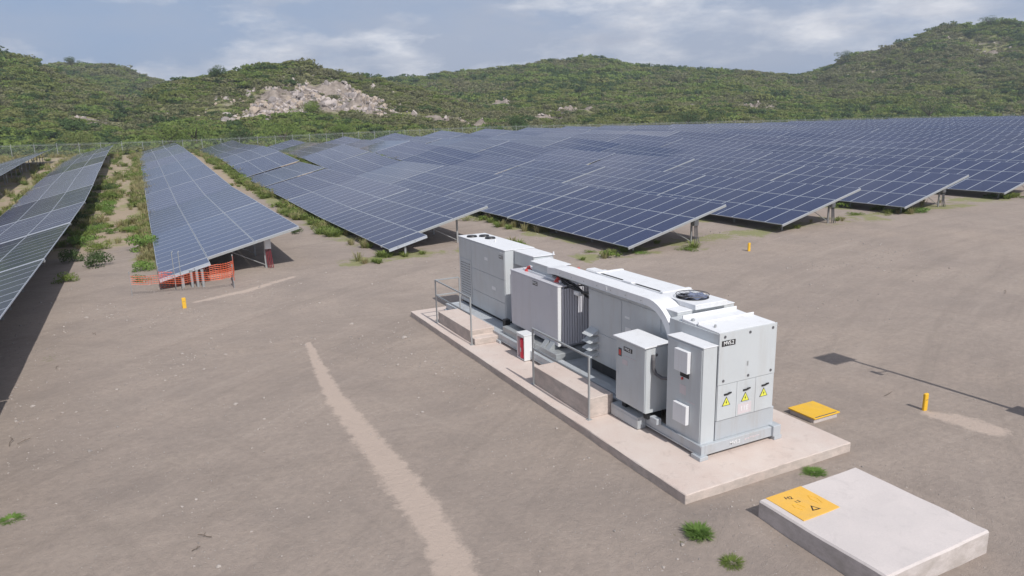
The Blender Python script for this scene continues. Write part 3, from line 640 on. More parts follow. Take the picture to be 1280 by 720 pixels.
for (r_, k, x0, yc) in tabs:
    random.seed(1000+r_*40+k)
    za = gz(x0+3, yc-TLEN/2); zb = gz(x0+3, yc+TLEN/2); z0 = (za+zb)/2+(random.uniform(-.02, .02) if yc < 48 else random.uniform(-.04, .04)*(.2 if r_ <= 2 else .4 if r_ <= 5 else 1)); slope = atan2(zb-za, TLEN)+random.gauss(0, .003 if r_ > 2 else .001)
    roll = random.gauss(0, .002 if r_ <= 2 else .004 if r_ <= 5 or yc < 48 else .009); dist = math.hypot(x0+3, yc)
    rowtxt = '%s row from the left' % ORD[r_+1] if r_ else 'leftmost row'
    kk = k+1 if r_ != 1 else k+2
    lb = 'tilted blue solar table, %s from the near end, %s' % (ORD[kk], rowtxt)
    if kk == 1: lb = 'tilted blue solar table at the near end, %s' % rowtxt
    t = empty('solar_table', (x0, yc, z0), lb, 'solar panels', 'solar tables standing in rows across the field'); t.rotation_euler = (slope, 0, -ROWSH if False else 0.012)
    darkness = random.random(); far = yc > 55 and r_ <= 9; dust_sheen_amt = (random.choice((0, .1, .3, .75, .95, 1)) if far else .03+.25*random.random())*(.6 if r_ > 2 else 1)+((.75 if yc > 60 else .65)+(.25 if r_ == 1 else 0) if r_ <= 2 else 0)  # leftmost rows get extra pale tint, painting grazing sky reflection over the dust
    colr = (dust_sheen_amt, random.random()*.7, 0, 1)
    RM = Matrix.Translation((0, 0, ZLOW)) @ Matrix.Rotation(-(TILT+roll), 4, 'Y')
    def part(me, name, Mx):
        o = bpy.data.objects.new(name, me); COL.objects.link(o); o.parent = t; o.matrix_local = Mx; o.color = colr; return o
    if dist < 80:
        for i in range(3):
            js = list(range(NMOD))
            if r_ in (2, 3) and k == 0 and i == 0: js = [-1]+js
            for j in js: part(mod_me, 'solar_panel', RM @ Matrix.Translation((ML/2+i*GAP, MP/2+j*MP-TLEN/2-(.10 if j < 0 else 0), random.uniform(0, .004))))
        part(pur_me, 'purlins', RM); part(raf_me, 'rafters', RM); [part(e_, 'end_rail', RM) for e_ in end_mes]
        for y in (-TLEN/2+.9, -2.0, 2.0, TLEN/2-.9):
            part(pl_me, 'post', Matrix.Translation((LOWX*cos(TILT), y, 0))); part(ph_me, 'post', Matrix.Translation((HIX*cos(TILT), y, 0)))
            part(brc_me, 'brace', Matrix.Translation((HIX*cos(TILT)-1.75, y+.05, 0)) if False else Matrix.Translation((HIX*cos(TILT), y+.05, 0)) @ Matrix.Rotation(pi, 4, 'Z'))
        if r_ in (2, 3) and k == 0:
            mm = MB(); mm.box(0, ML, -TLEN/2-MP-.10, -TLEN/2-MP-.03, -.11, -.004, 0); mm.box(.5, .56, -TLEN/2-MP-.1, -TLEN/2, -.07, -.003, 0); mm.box(1.5, 1.56, -TLEN/2-MP-.1, -TLEN/2, -.07, -.003, 0)
            part(mesh_from(mm.bm, 'end_rail', [M['alu']]), 'end_rail', RM)
            part(pl_me, 'post', Matrix.Translation((LOWX*cos(TILT), -TLEN/2-MP+.1, 0)))
    else:
        part(arr_me, 'panel_array', RM)
        if dist < 190: part(sup_me, 'support_frame', Matrix.Identity(4))
# combiner boxes on the rear end posts
for r_, lb in ((2, 'pale combiner box on the end post of the third row, red cables below'), (4, 'grey combiner box on the end post of the row behind the transformer station'), (5, 'grey combiner box on the end post of the row with one yellow bollard before it'), (6, 'grey combiner box on the end post near the right side of the yard')):
    st = 36.35 if r_ == 2 else 29.30; x = rowx(r_, st)+HIX*cos(TILT)-.02; y = st+.72; z = gz(x, y)
    t = empty('combiner_box', (x, y, z), lb, 'electrical box', 'combiner boxes on the row ends')
    b = MB(); b.box(x-.02, x+.30, y-.02, y+.14, z+.98, z+1.5, .01); b.box(x+.01, x+.27, y-.035, y-.02, z+1.01, z+1.47, .004); b.build('housing', M['white'] if r_ == 2 else M['galv'], t)
    b = MB()
    for i in range(4): b.path([(x+.04+i*.07, y+.05, z+1.0), (x+.05+i*.08, y+.02, z+.4), (x+.10+i*.07, y-.1*(i % 2), z+.02)], .022, 6)
    b.build('cables', M['cablered'] if r_ == 2 else M['grey_mid'], t)

# ------------------------------------------------------------------ perimeter fence
def wire_mat():
    n = N('chain_link'); sp = n.n('ShaderNodeSeparateXYZ'); n.l(n.coord('World'), sp.inputs[0])
    def dia(sg):
        v = n.math('MULTIPLY', n.math('ADD', sp.outputs[0], n.math('MULTIPLY', sp.outputs[2], sg)), 10.0)
        return n.math('GREATER_THAN', n.math('ABSOLUTE', n.math('SUBTRACT', n.math('FRACT', v), .5)), .47)
    a = n.math('MAXIMUM', dia(1.), dia(-1.)); n.l(a, n.b.inputs['Alpha']); n.set(Roughness=.5); n.b.inputs['Base Color'].default_value = (.30, .31, .31, 1); return n.m
fx0, fx1, FY = -56, 300, 162.5; nf = 98
fz = lambda x: gz(x, FY)
t = empty('chain_link_fence', (fx0, FY, fz(fx0)), 'long galvanised chain link fence behind the solar field', 'fence')
xsf = np.linspace(fx0, fx1, nf); b = bmesh.new(); pv = None
for x in xsf:
    c = (b.verts.new((x-fx0, 0, fz(x)-fz(fx0))), b.verts.new((x-fx0, 0, fz(x)-fz(fx0)+2.3)))
    if pv: b.faces.new((pv[0], c[0], c[1], pv[1]))
    pv = c
o = bpy.data.objects.new('wire_mesh', mesh_from(b, 'wire_mesh', [wire_mat()])); COL.objects.link(o); o.parent = t
m = MB()
for a_, c_ in zip(xsf[:-1], xsf[1:]):
    for h in (2.3, 2.5): m.tube((a_, FY, fz(a_)+h), (c_, FY, fz(c_)+h), .03 if h < 2.4 else .015, 4)
m.build('top_rail', M['galv'], t)
m = MB(); m.tube((0, 0, -.3), (0, 0, 2.35), .05, 6); m.tube((0, 0, 2.35), (0, .25, 2.65), .03, 6); fp = mesh_from(m.bm, 'fence_post', [M['galv']])
for x in xsf:
    o = bpy.data.objects.new('fence_post', fp); COL.objects.link(o); o.parent = t; o.location = (x-fx0, 0, fz(x)-fz(fx0))

exec_station = True
# ================================================================== the transformer station
PX0, PX1, PY0, PY1, PZ = 8.143, 12.667, 9.281, 25.028, .2
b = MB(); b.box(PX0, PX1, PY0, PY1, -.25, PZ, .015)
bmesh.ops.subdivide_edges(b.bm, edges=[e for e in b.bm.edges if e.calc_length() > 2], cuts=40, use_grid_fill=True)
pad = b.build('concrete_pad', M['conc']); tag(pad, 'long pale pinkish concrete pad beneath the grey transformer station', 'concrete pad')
for v in pad.data.vertices:
    if abs(v.co.z-PZ) < .02 and (v.co.x < PX0+.03 or v.co.y < PY0+.03): v.co.z -= random.uniform(0, .012); v.co.x += random.uniform(0, .008)*(v.co.x < PX0+.03); v.co.y += random.uniform(0, .008)*(v.co.y < PY0+.03)
# concrete blocks
b = MB(); b.box(8.51, 9.19, 13.14, 15.84, PZ, .70, .012); o = b.build('concrete_platform', M['conc'])
tag(o, 'near concrete platform block with a plain end, in front of the inverter cabinet', 'platform', 'concrete platforms beside the station')
b = MB(); b.prism([(23.0, PZ), (23.0, .60), (20.15, .60), (20.15, .41), (19.78, .41), (19.78, PZ)], 8.51, 9.38, 'X', bev=.012); o = b.build('concrete_platform', M['conc'])
tag(o, 'far concrete platform block with two steps, in front of the tall cabinet', 'platform', 'concrete platforms beside the station')

def rail(name, pts, label, mid=1.2, top=1.75):
    x0, y0 = pts[0]; t = empty(name, (x0, y0, PZ), label, 'handrail', 'steel handrails on the pad')
    for (x, y) in pts:
        b = MB(); b.box(x-.022, x+.022, y-.022, y+.022, PZ, top-.022, .004); b.box(x-.06, x+.06, y-.06, y+.06, PZ, PZ+.01, 0); b.build('post', M['galv'], t)
    for z, nm in ((top, 'top_rail'), (mid, 'middle_rail')):
        b = MB()
        for (xa, ya), (xb, yb) in zip(pts[:-1], pts[1:]):
            if abs(xa-xb) < .1: b.box(xa-.022, xa+.022, min(ya, yb)-(.022 if z == top else -.022), max(ya, yb)+(.022 if z == top else -.022), z-.022, z+.022, .004)
            else: b.box(min(xa, xb)+.022, max(xa, xb)-.022, ya-.02, ya+.02, z-.022, z+.022, .004)
        b.build(nm, M['galv'], t)
rail('handrail', [(8.48, 13.1), (8.48, 15.83)], 'straight grey steel handrail beside the near concrete platform')
rail('handrail', [(8.45, 19.9), (8.45, 22.98), (9.36, 22.98)], 'cornered grey steel handrail round the far concrete platform with steps')

# extinguisher cabinet with an extinguisher in it
ex, ey = 9.28, 17.78
t = empty('extinguisher_cabinet', (ex, ey, PZ), 'white upright box with an open side holding the red extinguisher', 'cabinet')
b = MB(); x0, x1, y0, y1, z0, z1 = 9.12, 9.45, 17.56, 18.02, PZ+.02, 1.0
b.box(x0, x1, y0, y0+.02, z0, z1-.02, .003); b.box(x0, x1, y1-.02, y1, z0, z1-.02, .003); b.box(x1-.02, x1, y0+.02, y1-.02, z0, z1-.02, .003); b.box(x0-.02, x1+.01, y0-.015, y1+.015, z1-.02, z1+.01, .004); b.box(x0, x1-.02, y0+.02, y1-.02, z0, z0+.03, .003)
b.build('housing', M['white'], t)
b = MB(); b.box(x0-.004, x0, y0, y0+.03, z0, z1-.022, 0); b.box(x0-.004, x0, y1-.03, y1, z0, z1-.022, 0); b.box(x0-.004, x0, y0+.03, y1-.03, z1-.09, z1-.022, 0); b.build('front_frame', M['white'], t)
t = empty('fire_extinguisher', (9.24, 17.79, PZ+.05), 'red fire extinguisher standing in the white box', 'fire extinguisher')
b = MB(); b.tube((9.285, 17.79, PZ+.055), (9.285, 17.79, .82), .165, 24); b.tube((9.285, 17.79, .82), (9.285, 17.79, .90), .165, 24, .04); b.build('cylinder', M['red'], t, smooth=False)
b = MB(); b.tube((9.285, 17.79, .90), (9.285, 17.79, .93), .03, 10); b.box(9.16, 9.31, 17.77, 17.81, .93, .95, .004); b.build('valve', M['black'], t)
b = MB(); b.path([(9.22, 17.79, .90), (9.14, 17.68, .82), (9.13, 17.66, .60), (9.135, 17.70, .36)], .016, 8); b.build('hose', M['red'], t)
b = MB(); b.box(9.112, 9.120, 17.76, 17.83, .45, .58, 0); b.build('tag', M['pinkwhite'], t)

ST = empty('transformer_station', (10.4, 10.25, PZ), 'long pale grey transformer and inverter station with warning triangles on its near end', 'transformer station')
def screws(b, pts, ax, r=.008, d=.004):
    for p in pts:
        q = Vector(p); e = Vector({'x': (-1, 0, 0), 'y': (0, -1, 0), 'z': (0, 0, 1)}[ax])*d; b.tube(q, q+e, r, 6)
def label_y(parent, x, z, w, h, Y, txt):   # label on a -Y face
    b = MB(); b.box(x, x+w, Y-.004, Y, z-h, z, 0); p = b.build('label', M['black'], parent)
    text_obj('lettering', txt, h*.95, M['white'], Matrix.Translation((x+w/2, Y-.006, z-h/2)) @ Matrix.Rotation(pi/2, 4, 'X'), parent)
def label_x(parent, y, z, w, h, X, txt):   # label on a -X face (reads towards -Y)
    b = MB(); b.box(X-.004, X, y-w, y, z-h, z, 0); b.build('label', M['black'], parent)
    text_obj('lettering', txt, h*.95, M['white'], Matrix.Translation((X-.006, y-w/2, z-h/2)) @ Matrix.Rotation(-pi/2, 4, 'Z') @ Matrix.Rotation(pi/2, 4, 'X'), parent)
# --- skid
b = MB()
for x0, x1 in ((9.34, 9.44), (11.36, 11.46)): b.box(x0, x1, 10.22, 24.35, .28, .50, .006)
b.box(9.44, 11.36, 10.22, 10.32, .28, .498, .006)
for y in (12.6, 16.2, 19.7, 24.25): b.box(9.44, 11.36, y, y+.1, .28, .49, .006)
for y in (10.22, 16.1, 19.6, 24.1):
    for x in (9.26, 11.34): b.box(x, x+.22, y-.06, y+.22, PZ, .285, .006)
b.box(11.30, 11.52, 10.16, 10.38, .285, .53, .01)
for x in (9.33, ): b.box(x-.012, x, 10.22, 24.35, .47, .50, 0); b.box(x-.012, x, 10.22, 24.35, .28, .31, 0)
b.box(9.44, 11.36, 12.4, 16.4, .455, .475, 0); b.box(9.44, 11.36, 19.8, 24.3, .455, .475, 0)
skid = b.build('skid_frame', M['skid'], ST)
text_obj('lettering', 'MVS.2', .115, M['white'], Matrix.Translation((10.25, 10.215, .39)) @ Matrix.Rotation(pi/2, 4, 'X'), skid)
b = MB(); 
for i in range(9): b.box(10.52+i*.048, 10.555+i*.048, 10.213, 10.219, .385+random.uniform(-.01, .01), .415+random.uniform(-.006, .012), 0)
b.build('lettering', M['pinkwhite'], skid)
# inner oil pan beneath the transformer
b = MB(); b.box(9.46, 11.34, 16.3, 19.7, .30, .72, .01); 
for y in (16.75, 17.05): b.prism([(9.50, .72), (9.86, .72), (9.86, .98), (9.74, .98)], y, y+.22, 'Y', bev=.004)
b.build('oil_pan', M['galv'], ST)
# --- D : near end switchgear compartment
def comp(x0, x1, y0, y1, z0, z1): return MB().box(x0, x1, y0, y1, z0, z1, .008)
D = comp(9.765, 11.335, 10.30, 11.84, .93, 2.80).build('switchgear_cabinet', M['cab'], ST)
comp(9.77, 11.42, 10.305, 11.86, .50, .928).build('plinth', M['skid'], D)
b = MB(); b.box(9.76, 11.345, 10.272, 10.299, 1.715, 2.83, .006); b.build('front_cover', M['cab'], D)
b = MB()
for x in (9.90, 10.58, 11.22):
    for z in (1.80, 2.74): b.tube((x, 10.272, z), (x, 10.262, z), .030, 12)
b.build('bolts', M['grey_mid'], D)
for i in range(3):
    x0 = 9.77+i*.524
    b = MB(); b.box(x0+.003, x0+.521, 10.278, 10.299, .935, 1.705, .004); dr = b.build('lower_panel', M['cab'], D)
    cx = x0+.24
    b = MB(); b.prism([(cx-.115, 1.24), (cx+.115, 1.24), (cx, 1.44)], 10.274, 10.2785, 'Y', bev=0); b.build('warning_triangle_border', M['black'], dr)
    b = MB(); b.prism([(cx-.092, 1.252), (cx+.092, 1.252), (cx, 1.415)], 10.270, 10.2735, 'Y', bev=0); b.build('warning_triangle', M['warn'], dr)
    b = MB(); b.prism([(cx+.012, 1.365), (cx-.022, 1.31), (cx-.002, 1.315), (cx-.012, 1.27), (cx+.022, 1.325), (cx+.002, 1.32)], 10.267, 10.2695, 'Y', bev=0); b.build('lightning_mark', M['black'], dr)
    b = MB(); b.box(cx-.07, cx+.05, 10.255, 10.278, 1.475, 1.51, .004); b.box(cx+.03, cx+.115, 10.24, 10.262, 1.50, 1.535, .006); b.build('latch', M['black'], dr)
b = MB(); b.box(10.34, 10.72, 10.2745, 10.2775, .97, 1.20, 0); p_ = b.build('faded_sticker', M['pinkwhite'], D)
text_obj('lettering', '11E', .15, M['white'], Matrix.Translation((10.52, 10.273, 1.08)) @ Matrix.Rotation(pi/2, 4, 'X'), D)
label_y(D, 9.82, 2.66, .36, .115, 10.268, 'MVS.2')
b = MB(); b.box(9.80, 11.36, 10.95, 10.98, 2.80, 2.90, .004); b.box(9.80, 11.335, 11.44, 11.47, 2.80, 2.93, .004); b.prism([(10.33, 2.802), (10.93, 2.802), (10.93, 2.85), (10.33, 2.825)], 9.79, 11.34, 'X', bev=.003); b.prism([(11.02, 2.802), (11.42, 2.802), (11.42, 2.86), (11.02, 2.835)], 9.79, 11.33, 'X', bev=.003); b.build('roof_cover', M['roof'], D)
b = MB(); b.box(9.95, 10.0, 10.62, 10.66, 2.84, 2.90, .01); b.box(9.86, 9.93, 11.2, 11.26, 2.80, 2.90, .01); b.box(10.53, 10.57, 10.264, 10.271, 2.02, 2.12, .003); b.build('lifting_eye', M['galv'], D)
# --- inverter
I = comp(10.0, 11.66, 11.86, 15.45, .80, 2.86).build('inverter_cabinet', M['cab'], ST)
b = MB(); b.box(10.85, 11.66, 15.452, 16.35, .80, 2.858, .008); b.build('rear_section', M['cab'], I)
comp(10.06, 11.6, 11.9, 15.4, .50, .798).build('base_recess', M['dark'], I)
for (y0, y1, z0, z1) in ((13.95, 15.43, .84, 1.62), (13.95, 15.43, 1.635, 2.72), (12.42, 13.935, .84, 1.62), (12.42, 13.935, 1.635, 2.72)):
    b = MB(); b.box(9.985, 9.999, y0, y1, z0, z1, .003); screws(b, [(9.984, y, z) for y in (y0+.06, (y0+y1)/2, y1-.06) for z in (z0+.05, z1-.05)], 'x', .012); b.build('side_panel', M['cab'], I)
b = MB(); b.box(9.978, 9.984, 13.55, 13.78, 1.95, 2.08, 0); b.box(9.978, 9.984, 13.6, 13.8, 2.3, 2.36, 0); b.build('sticker', M['white'], I)
b = MB(); b.box(9.965, 9.999, 12.05, 12.4, 1.55, 2.28, .004); b.build('side_panel', M['cab'], I)
b = MB(); [b.box(9.955, 9.964, 12.1, 12.36, z, z+.018, 0) for z in (1.95, 2.02, 2.09)]; b.build('vent', M['dark'], I)
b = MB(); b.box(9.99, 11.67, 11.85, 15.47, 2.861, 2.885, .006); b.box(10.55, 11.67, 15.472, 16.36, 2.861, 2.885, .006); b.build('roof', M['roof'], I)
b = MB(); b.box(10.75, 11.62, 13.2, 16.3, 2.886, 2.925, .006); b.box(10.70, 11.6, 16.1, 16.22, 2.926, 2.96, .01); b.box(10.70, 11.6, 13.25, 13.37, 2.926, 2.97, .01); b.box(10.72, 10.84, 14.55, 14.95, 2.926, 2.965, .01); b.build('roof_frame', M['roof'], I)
b = MB(); b.box(10.78, 10.85, 13.4, 14.5, 2.927, 2.934, 0); b.box(10.78, 10.85, 15.0, 16.05, 2.927, 2.934, 0); b.build('roof_slot', M['dark'], I)
b = MB(); b.box(11.0, 11.35, 16.6, 17.2, 2.55, 2.86, .04); b.box(11.02, 11.3, 16.3, 16.6, 2.72, 2.9, .02); b.build('vent_hood', M['roof'], ST)
b = MB(); b.box(10.42, 11.36, 11.76, 13.02, 2.886, 3.005, .008); b.build('fan_box', M['roof'], I)
fan = MB(); fc = Vector((10.88, 12.40, 3.006)); fan.tube(fc, fc+Vector((0, 0, .006)), .38, 40); F_ = fan.build('fan_opening', M['black'], I)
b = MB()
for k in range(7):
    a = k*2*pi/7; q = bmesh.new(); bmesh.ops.create_cube(q, size=1); bmesh.ops.transform(q, matrix=Matrix.Translation(fc+Vector((0, 0, .03))) @ Matrix.Rotation(a, 4, 'Z') @ Matrix.Translation((.21, 0, 0)) @ Matrix.Rotation(.45, 4, 'X') @ Matrix.Diagonal((.26, .13, .006, 1)), verts=q.verts); b.merge(q)
b.tube(fc+Vector((0, 0, .008)), fc+Vector((0, 0, .055)), .11, 20); b.build('fan_blades', M['blade'], I)
b = MB()
for rr in (.38, .32, .25, .19, .12):
    pts = [fc+Vector((cos(a)*rr, sin(a)*rr, .07)) for a in np.linspace(0, 2*pi, 33)]
    for i in range(32): b.tube(pts[i], pts[i+1], .0025 if rr < .37 else .010, 4)
for a in np.linspace(0, 2*pi, 9)[:-1]: b.tube(fc+Vector((cos(a)*.08, sin(a)*.08, .07)), fc+Vector((cos(a)*.38, sin(a)*.38, .07)), .003, 4)
b.build('fan_guard', M['grey_mid'], I)
# stacked angled hoods on the inverter side
for z in (.98, 1.18, 1.38, 1.58):
    b = MB(); b.prism([(9.984, z), (9.70, z-.02), (9.984, z+.13)], 14.95, 15.35, 'Y', bev=.003); b.build('cable_hood', M['cab'], I)
# --- cable duct on the roof edge with the quarter bend down
prof = [(17.42, 3.0), (17.0, 3.04), (12.72, 3.04), (12.42, 3.00), (12.17, 2.88), (11.99, 2.70), (11.90, 2.50), (11.84, 2.2), (11.84, .95), (11.62, .95), (11.62, 2.2)]
outer = [(17.45, 2.98), (16.95, 3.03), (12.78, 3.03)]+[(12.78-.98*sin(a), 2.05+.98*cos(a)) for a in np.linspace(.12, pi/2, 12)]+[(11.80, .98)]
inner = [(11.86, .98), (11.86, 2.05)]+[(12.78-.80*sin(a), 2.05+.80*cos(a)) for a in np.linspace(pi/2-.06, .0, 11)]+[(16.95, 2.84), (17.45, 2.80)]
# bend wraps round the cabinet corner, so the leg stands just before the cabinet face
DU = MB()
bm_ = bmesh.new(); outl = outer+inner
X0_, X1_ = 9.86, 10.39
va = [bm_.verts.new((X0_, p[0], p[1])) for p in outl]; vb = [bm_.verts.new((X1_, p[0], p[1])) for p in outl]
fa = bm_.faces.new(va); fb = bm_.faces.new(vb[::-1])
for i in range(len(outl)): bm_.faces.new((va[i], vb[i], vb[(i+1) % len(outl)], va[(i+1) % len(outl)]))
bmesh.ops.triangulate(bm_, faces=[fa, fb]); bmesh.ops.recalc_face_normals(bm_, faces=bm_.faces); DU.merge(bm_)
DC = DU.build('cable_duct', M['roof'], ST)
b = MB(); screws(b, [(9.859, y, 2.93) for y in np.arange(13.0, 17.0, .62)], 'x', .014, .006); b.box(9.845, 9.86, 12.8, 16.9, 2.835, 2.85, 0); b.build('duct_seam', M['galv'], DC)
b = MB(); b.box(9.80, 9.89, 11.72, 11.80, 2.36, 2.50, .015); b.box(10.36, 10.46, 11.72, 11.82, 2.36, 2.46, .012); b.box(9.845, 9.855, 14.4, 14.46, 2.9, 2.99, .003); b.build('bracket', M['white'], DC)
b = MB(); b.path([(9.95, 16.85, 2.80), (9.98, 16.75, 2.66), (10.02, 16.5, 2.58), (10.1, 15.95, 2.5), (10.15, 15.5, 2.55)], .04, 8); b.path([(10.1, 16.95, 2.80), (10.12, 16.9, 2.68), (10.2, 16.5, 2.6), (10.3, 16.0, 2.35), (10.35, 15.5, 2.3)], .04, 8); b.path([(10.3, 17.05, 2.80), (10.28, 17.0, 2.64)], .04, 8); b.build('cable', M['black'], ST)
b = MB(); b.box(9.98, 10.16, 15.95, 16.2, 2.40, 2.52, .02); b.build('cable_clamp', M['white'], ST)
# --- control boxes on the long side
C = comp(9.39, 9.75, 10.31, 11.42, .47, 2.56).build('control_cabinet', M['cab'], ST)
b = MB(); b.box(9.375, 9.389, 10.34, 11.40, .50, 2.53, .005); screws(b, [(9.374, y, z) for y in (10.37, 11.36) for z in (.6, 1.1, 1.6, 2.1, 2.45)], 'x', .010); dr = b.build('door', M['cab'], C)
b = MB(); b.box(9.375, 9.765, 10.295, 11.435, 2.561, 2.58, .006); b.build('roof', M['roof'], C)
for (z0, z1) in ((1.93, 2.40), (.80, 1.22)):
    b = MB(); b.box(9.28, 9.374, 10.66, 11.08, z0, z1, .006); b.build('vent_hood', M['roof'], C)
b = MB(); b.box(9.371, 9.3745, 10.70, 10.98, 1.80, 1.93, 0); b.build('lower_mark', M['dark'], C)
b = MB(); b.tube((9.374, 10.90, 1.76), (9.350, 10.90, 1.76), .028, 12); b.build('lamp_lens', M['redins'], C)
b = MB(); b.box(9.371, 9.3745, 10.78, 10.98, 1.42, 1.62, 0); b.box(9.371, 9.3745, 10.5, 10.75, 1.30, 1.32, 0); b.build('sticker', M['pinkwhite'], C)
B1 = comp(9.35, 9.95, 12.10, 13.22, .56, 2.08).build('wall_cabinet', M['cab'], ST)
b = MB(); b.box(9.33, 9.349, 12.12, 13.20, .58, 2.06, .006); b.box(9.322, 9.33, 13.12, 13.16, 1.2, 1.35, .003); screws(b, [(9.33, 12.2, z) for z in (.75, 1.3, 1.9)], 'x', .012); dr = b.build('door', M['cab'], B1)
b = MB(); b.prism([(9.28, 2.085), (9.99, 2.115), (9.99, 2.15), (9.28, 2.115)], 12.06, 13.26, 'Y', bev=.004); b.build('roof', M['roof'], B1)
label_x(B1, 12.90, 1.93, .32, .10, 9.329, 'MVS.2')
b = MB(); b.box(9.322, 9.3295, 12.98, 13.10, 1.66, 1.85, 0); b.build('sticker_border', M['grey_mid'], B1); b = MB(); b.box(9.318, 9.3215, 13.0, 13.08, 1.69, 1.81, 0); b.build('sticker', M['redins'], B1)
b = MB(); b.box(9.325, 9.3295, 12.75, 12.95, 1.50, 1.62, 0); b.box(9.325, 9.3295, 12.45, 12.9, 1.70, 1.715, 0); b.build('sticker', M['pinkwhite'], B1)
b = MB(); b.tube((9.62, 12.10, 1.90), (9.62, 12.075, 1.90), .030, 12); pts = [(9.52, 12.09, 1.92), (9.50, 12.04, 1.80), (9.50, 12.03, 1.62), (9.54, 12.0, 1.50), (9.62, 11.9, 1.43), (9.70, 11.75, 1.44), (9.76, 11.6, 1.50), (9.80, 11.5, 1.58)]; b.path(pts, .038, 10); b.build('conduit', M['grey_mid'], B1)
B1.location = (-.24, -.31, .12)
b = MB(); b.box(9.22, 9.62, 11.86, 12.0, .50, .675, .004); b.box(9.22, 9.62, 12.68, 12.82, .50, .675, .004); b.build('bracket', M['dark'], ST)
b = MB(); b.box(9.10, 9.335, 12.05, 13.10, .215, .50, .006); b.box(9.092, 9.10, 12.09, 13.06, .24, .43, .003); b.box(9.20, 9.335, 11.50, 11.75, .50, .64, .01) ; b.build('side_box', M['skid'], ST)
b = MB(); b.box(9.445, 9.65, 12.45, 16.25, .476, .56, .01); b.build('cable_tray', M['skid'], ST)
# --- transformer
T = comp(9.95, 11.35, 16.72, 19.45, .74, 2.50).build('transformer', M['trafo'], ST)
b = MB(); b.box(9.70, 9.949, 16.62, 19.50, .84, 2.56, .012); b.build('side_radiator', M['trafo'], T)
b = MB(); b.box(9.69, 9.80, 16.56, 16.619, .84, 2.57, .006); b.build('corner_strip', M['white'], T)
b = MB(); [b.box(9.83+i*.085, 9.892+i*.085, 16.55, 16.719, .86, 2.50, .008) for i in range(17)]; b.build('cooling_fin', M['fins_dark'], T)
b = MB(); b.box(9.69, 11.36, 16.55, 19.52, 2.561, 2.60, .01); b.build('tank_lid', M['trafo'], T)
b = MB(); b.box(9.98, 10.06, 16.9, 19.2, 2.601, 2.66, .008); b.box(10.25, 10.33, 16.9, 19.3, 2.601, 2.68, .008); b.build('lid_rail', M['roof'], T)
for (x, y) in ((10.05, 18.95), (10.02, 17.10), (11.2, 17.9), (11.2, 19.0)):
    b = MB(); b.tube((x, y, 2.60), (x, y, 2.66), .13, 14, .10); b.tube((x, y, 2.66), (x, y, 2.74), .075, 14, .04); b.tube((x-.05, y-.05, 2.66), (x+.1, y+.12, 2.70), .035, 8); b.build('bushing', M['redins'], T)
label_x(T, 18.05, 2.50, .30, .12, 9.699, 'MVS.2')
b = MB(); b.box(9.695, 9.699, 16.98, 17.12, 2.25, 2.42, 0); b.build('stain_plate', M['fins_dark'], T)
# --- boxes over the transformer
b = MB(); b.box(10.38, 11.10, 19.22, 20.56, 2.52, 2.95, .008); o = b.build('bus_duct_box', M['cab'], ST); b = MB(); b.box(10.35, 11.14, 19.18, 20.56, 2.951, 2.975, .005); b.box(11.06, 11.10, 19.16, 19.2, 2.95, 3.06, .006); b.build('roof', M['roof'], o)
b = MB(); b.prism([(10.04, 2.62), (10.62, 2.62), (10.62, 2.97), (10.04, 2.93)], 17.46, 18.68, 'Y'); o = b.build('bus_duct_box', M['cab'], ST); b = MB(); b.prism([(10.0, 2.932), (10.66, 2.976), (10.66, 2.995), (10.0, 2.953)], 17.42, 18.72, 'Y', bev=.004); b.build('roof', M['roof'], o)
b = MB(); b.box(10.35, 10.85, 18.68, 19.22, 2.64, 2.85, .01); b.build('bus_duct_link', M['cab'], ST)
# --- A : tall far cabinet
A = comp(10.03, 11.12, 20.56, 24.5, .56, 2.985).build('tall_cabinet', M['cab'], ST)
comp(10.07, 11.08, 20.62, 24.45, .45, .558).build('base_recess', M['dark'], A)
for (y0, y1, z0, z1) in ((20.6, 23.3, .60, 1.18), (20.6, 23.3, 1.195, 1.98), (20.6, 23.3, 1.995, 2.95), (23.32, 24.46, 2.25, 2.95)):
    b = MB(); b.box(10.014, 10.029, y0, y1, z0, z1, .003); b.build('side_panel', M['cab'], A)
b = MB(); b.box(10.012, 10.029, 23.38, 24.4, .62, 2.2, .004)
for i in range(15):
    for j in range(7):
        z = .74+i*.095; y = 23.48+j*.125; b.box(10.001, 10.012, y, y+.075, z, z+.03, 0)
vt = b.build('vent_panel', M['cab'], A)
b = MB()
for i in range(15):
    for j in range(7): z = .74+i*.095; y = 23.48+j*.125; b.box(10.009, 10.0125, y, y+.09, z-.028, z-.002, 0)
b.build('vent_slots', M['grey_mid'], A)
b = MB(); b.box(10.01, 11.14, 20.54, 24.52, 2.986, 3.005, .006); b.box(10.55, 10.6, 22.4, 22.45, 3.0, 3.08, .01); b.build('roof', M['roof'], A)
for (x, y) in ((10.32, 23.9), (10.75, 23.75), (10.72, 23.15)):
    c_ = Vector((x, y, 3.006)); b = MB(); b.tube(c_, c_+Vector((0, 0, .05)), .20, 20, .18); f_ = b.build('roof_fan', M['black'], A); b = MB(); b.tube(c_+Vector((0, 0, .051)), c_+Vector((0, 0, .065)), .10, 16); b.build('fan_hub', M['grey_mid'], A)
label_x(A, 20.98, 2.80, .30, .11, 10.013, 'MVS.2')
b = MB(); b.box(10.008, 10.0135, 20.65, 20.9, 2.88, 2.91, 0); b.box(10.008, 10.0135, 21.3, 21.6, 1.5, 1.62, 0); b.box(10.008, 10.0135, 21.9, 22.15, 2.45, 2.55, 0); b.build('sticker', M['roof'], A)
b = MB(); b.box(10.20, 10.9, 20.50, 20.559, .7, 2.2, .006); b.build('end_panel', M['trafo'], A)
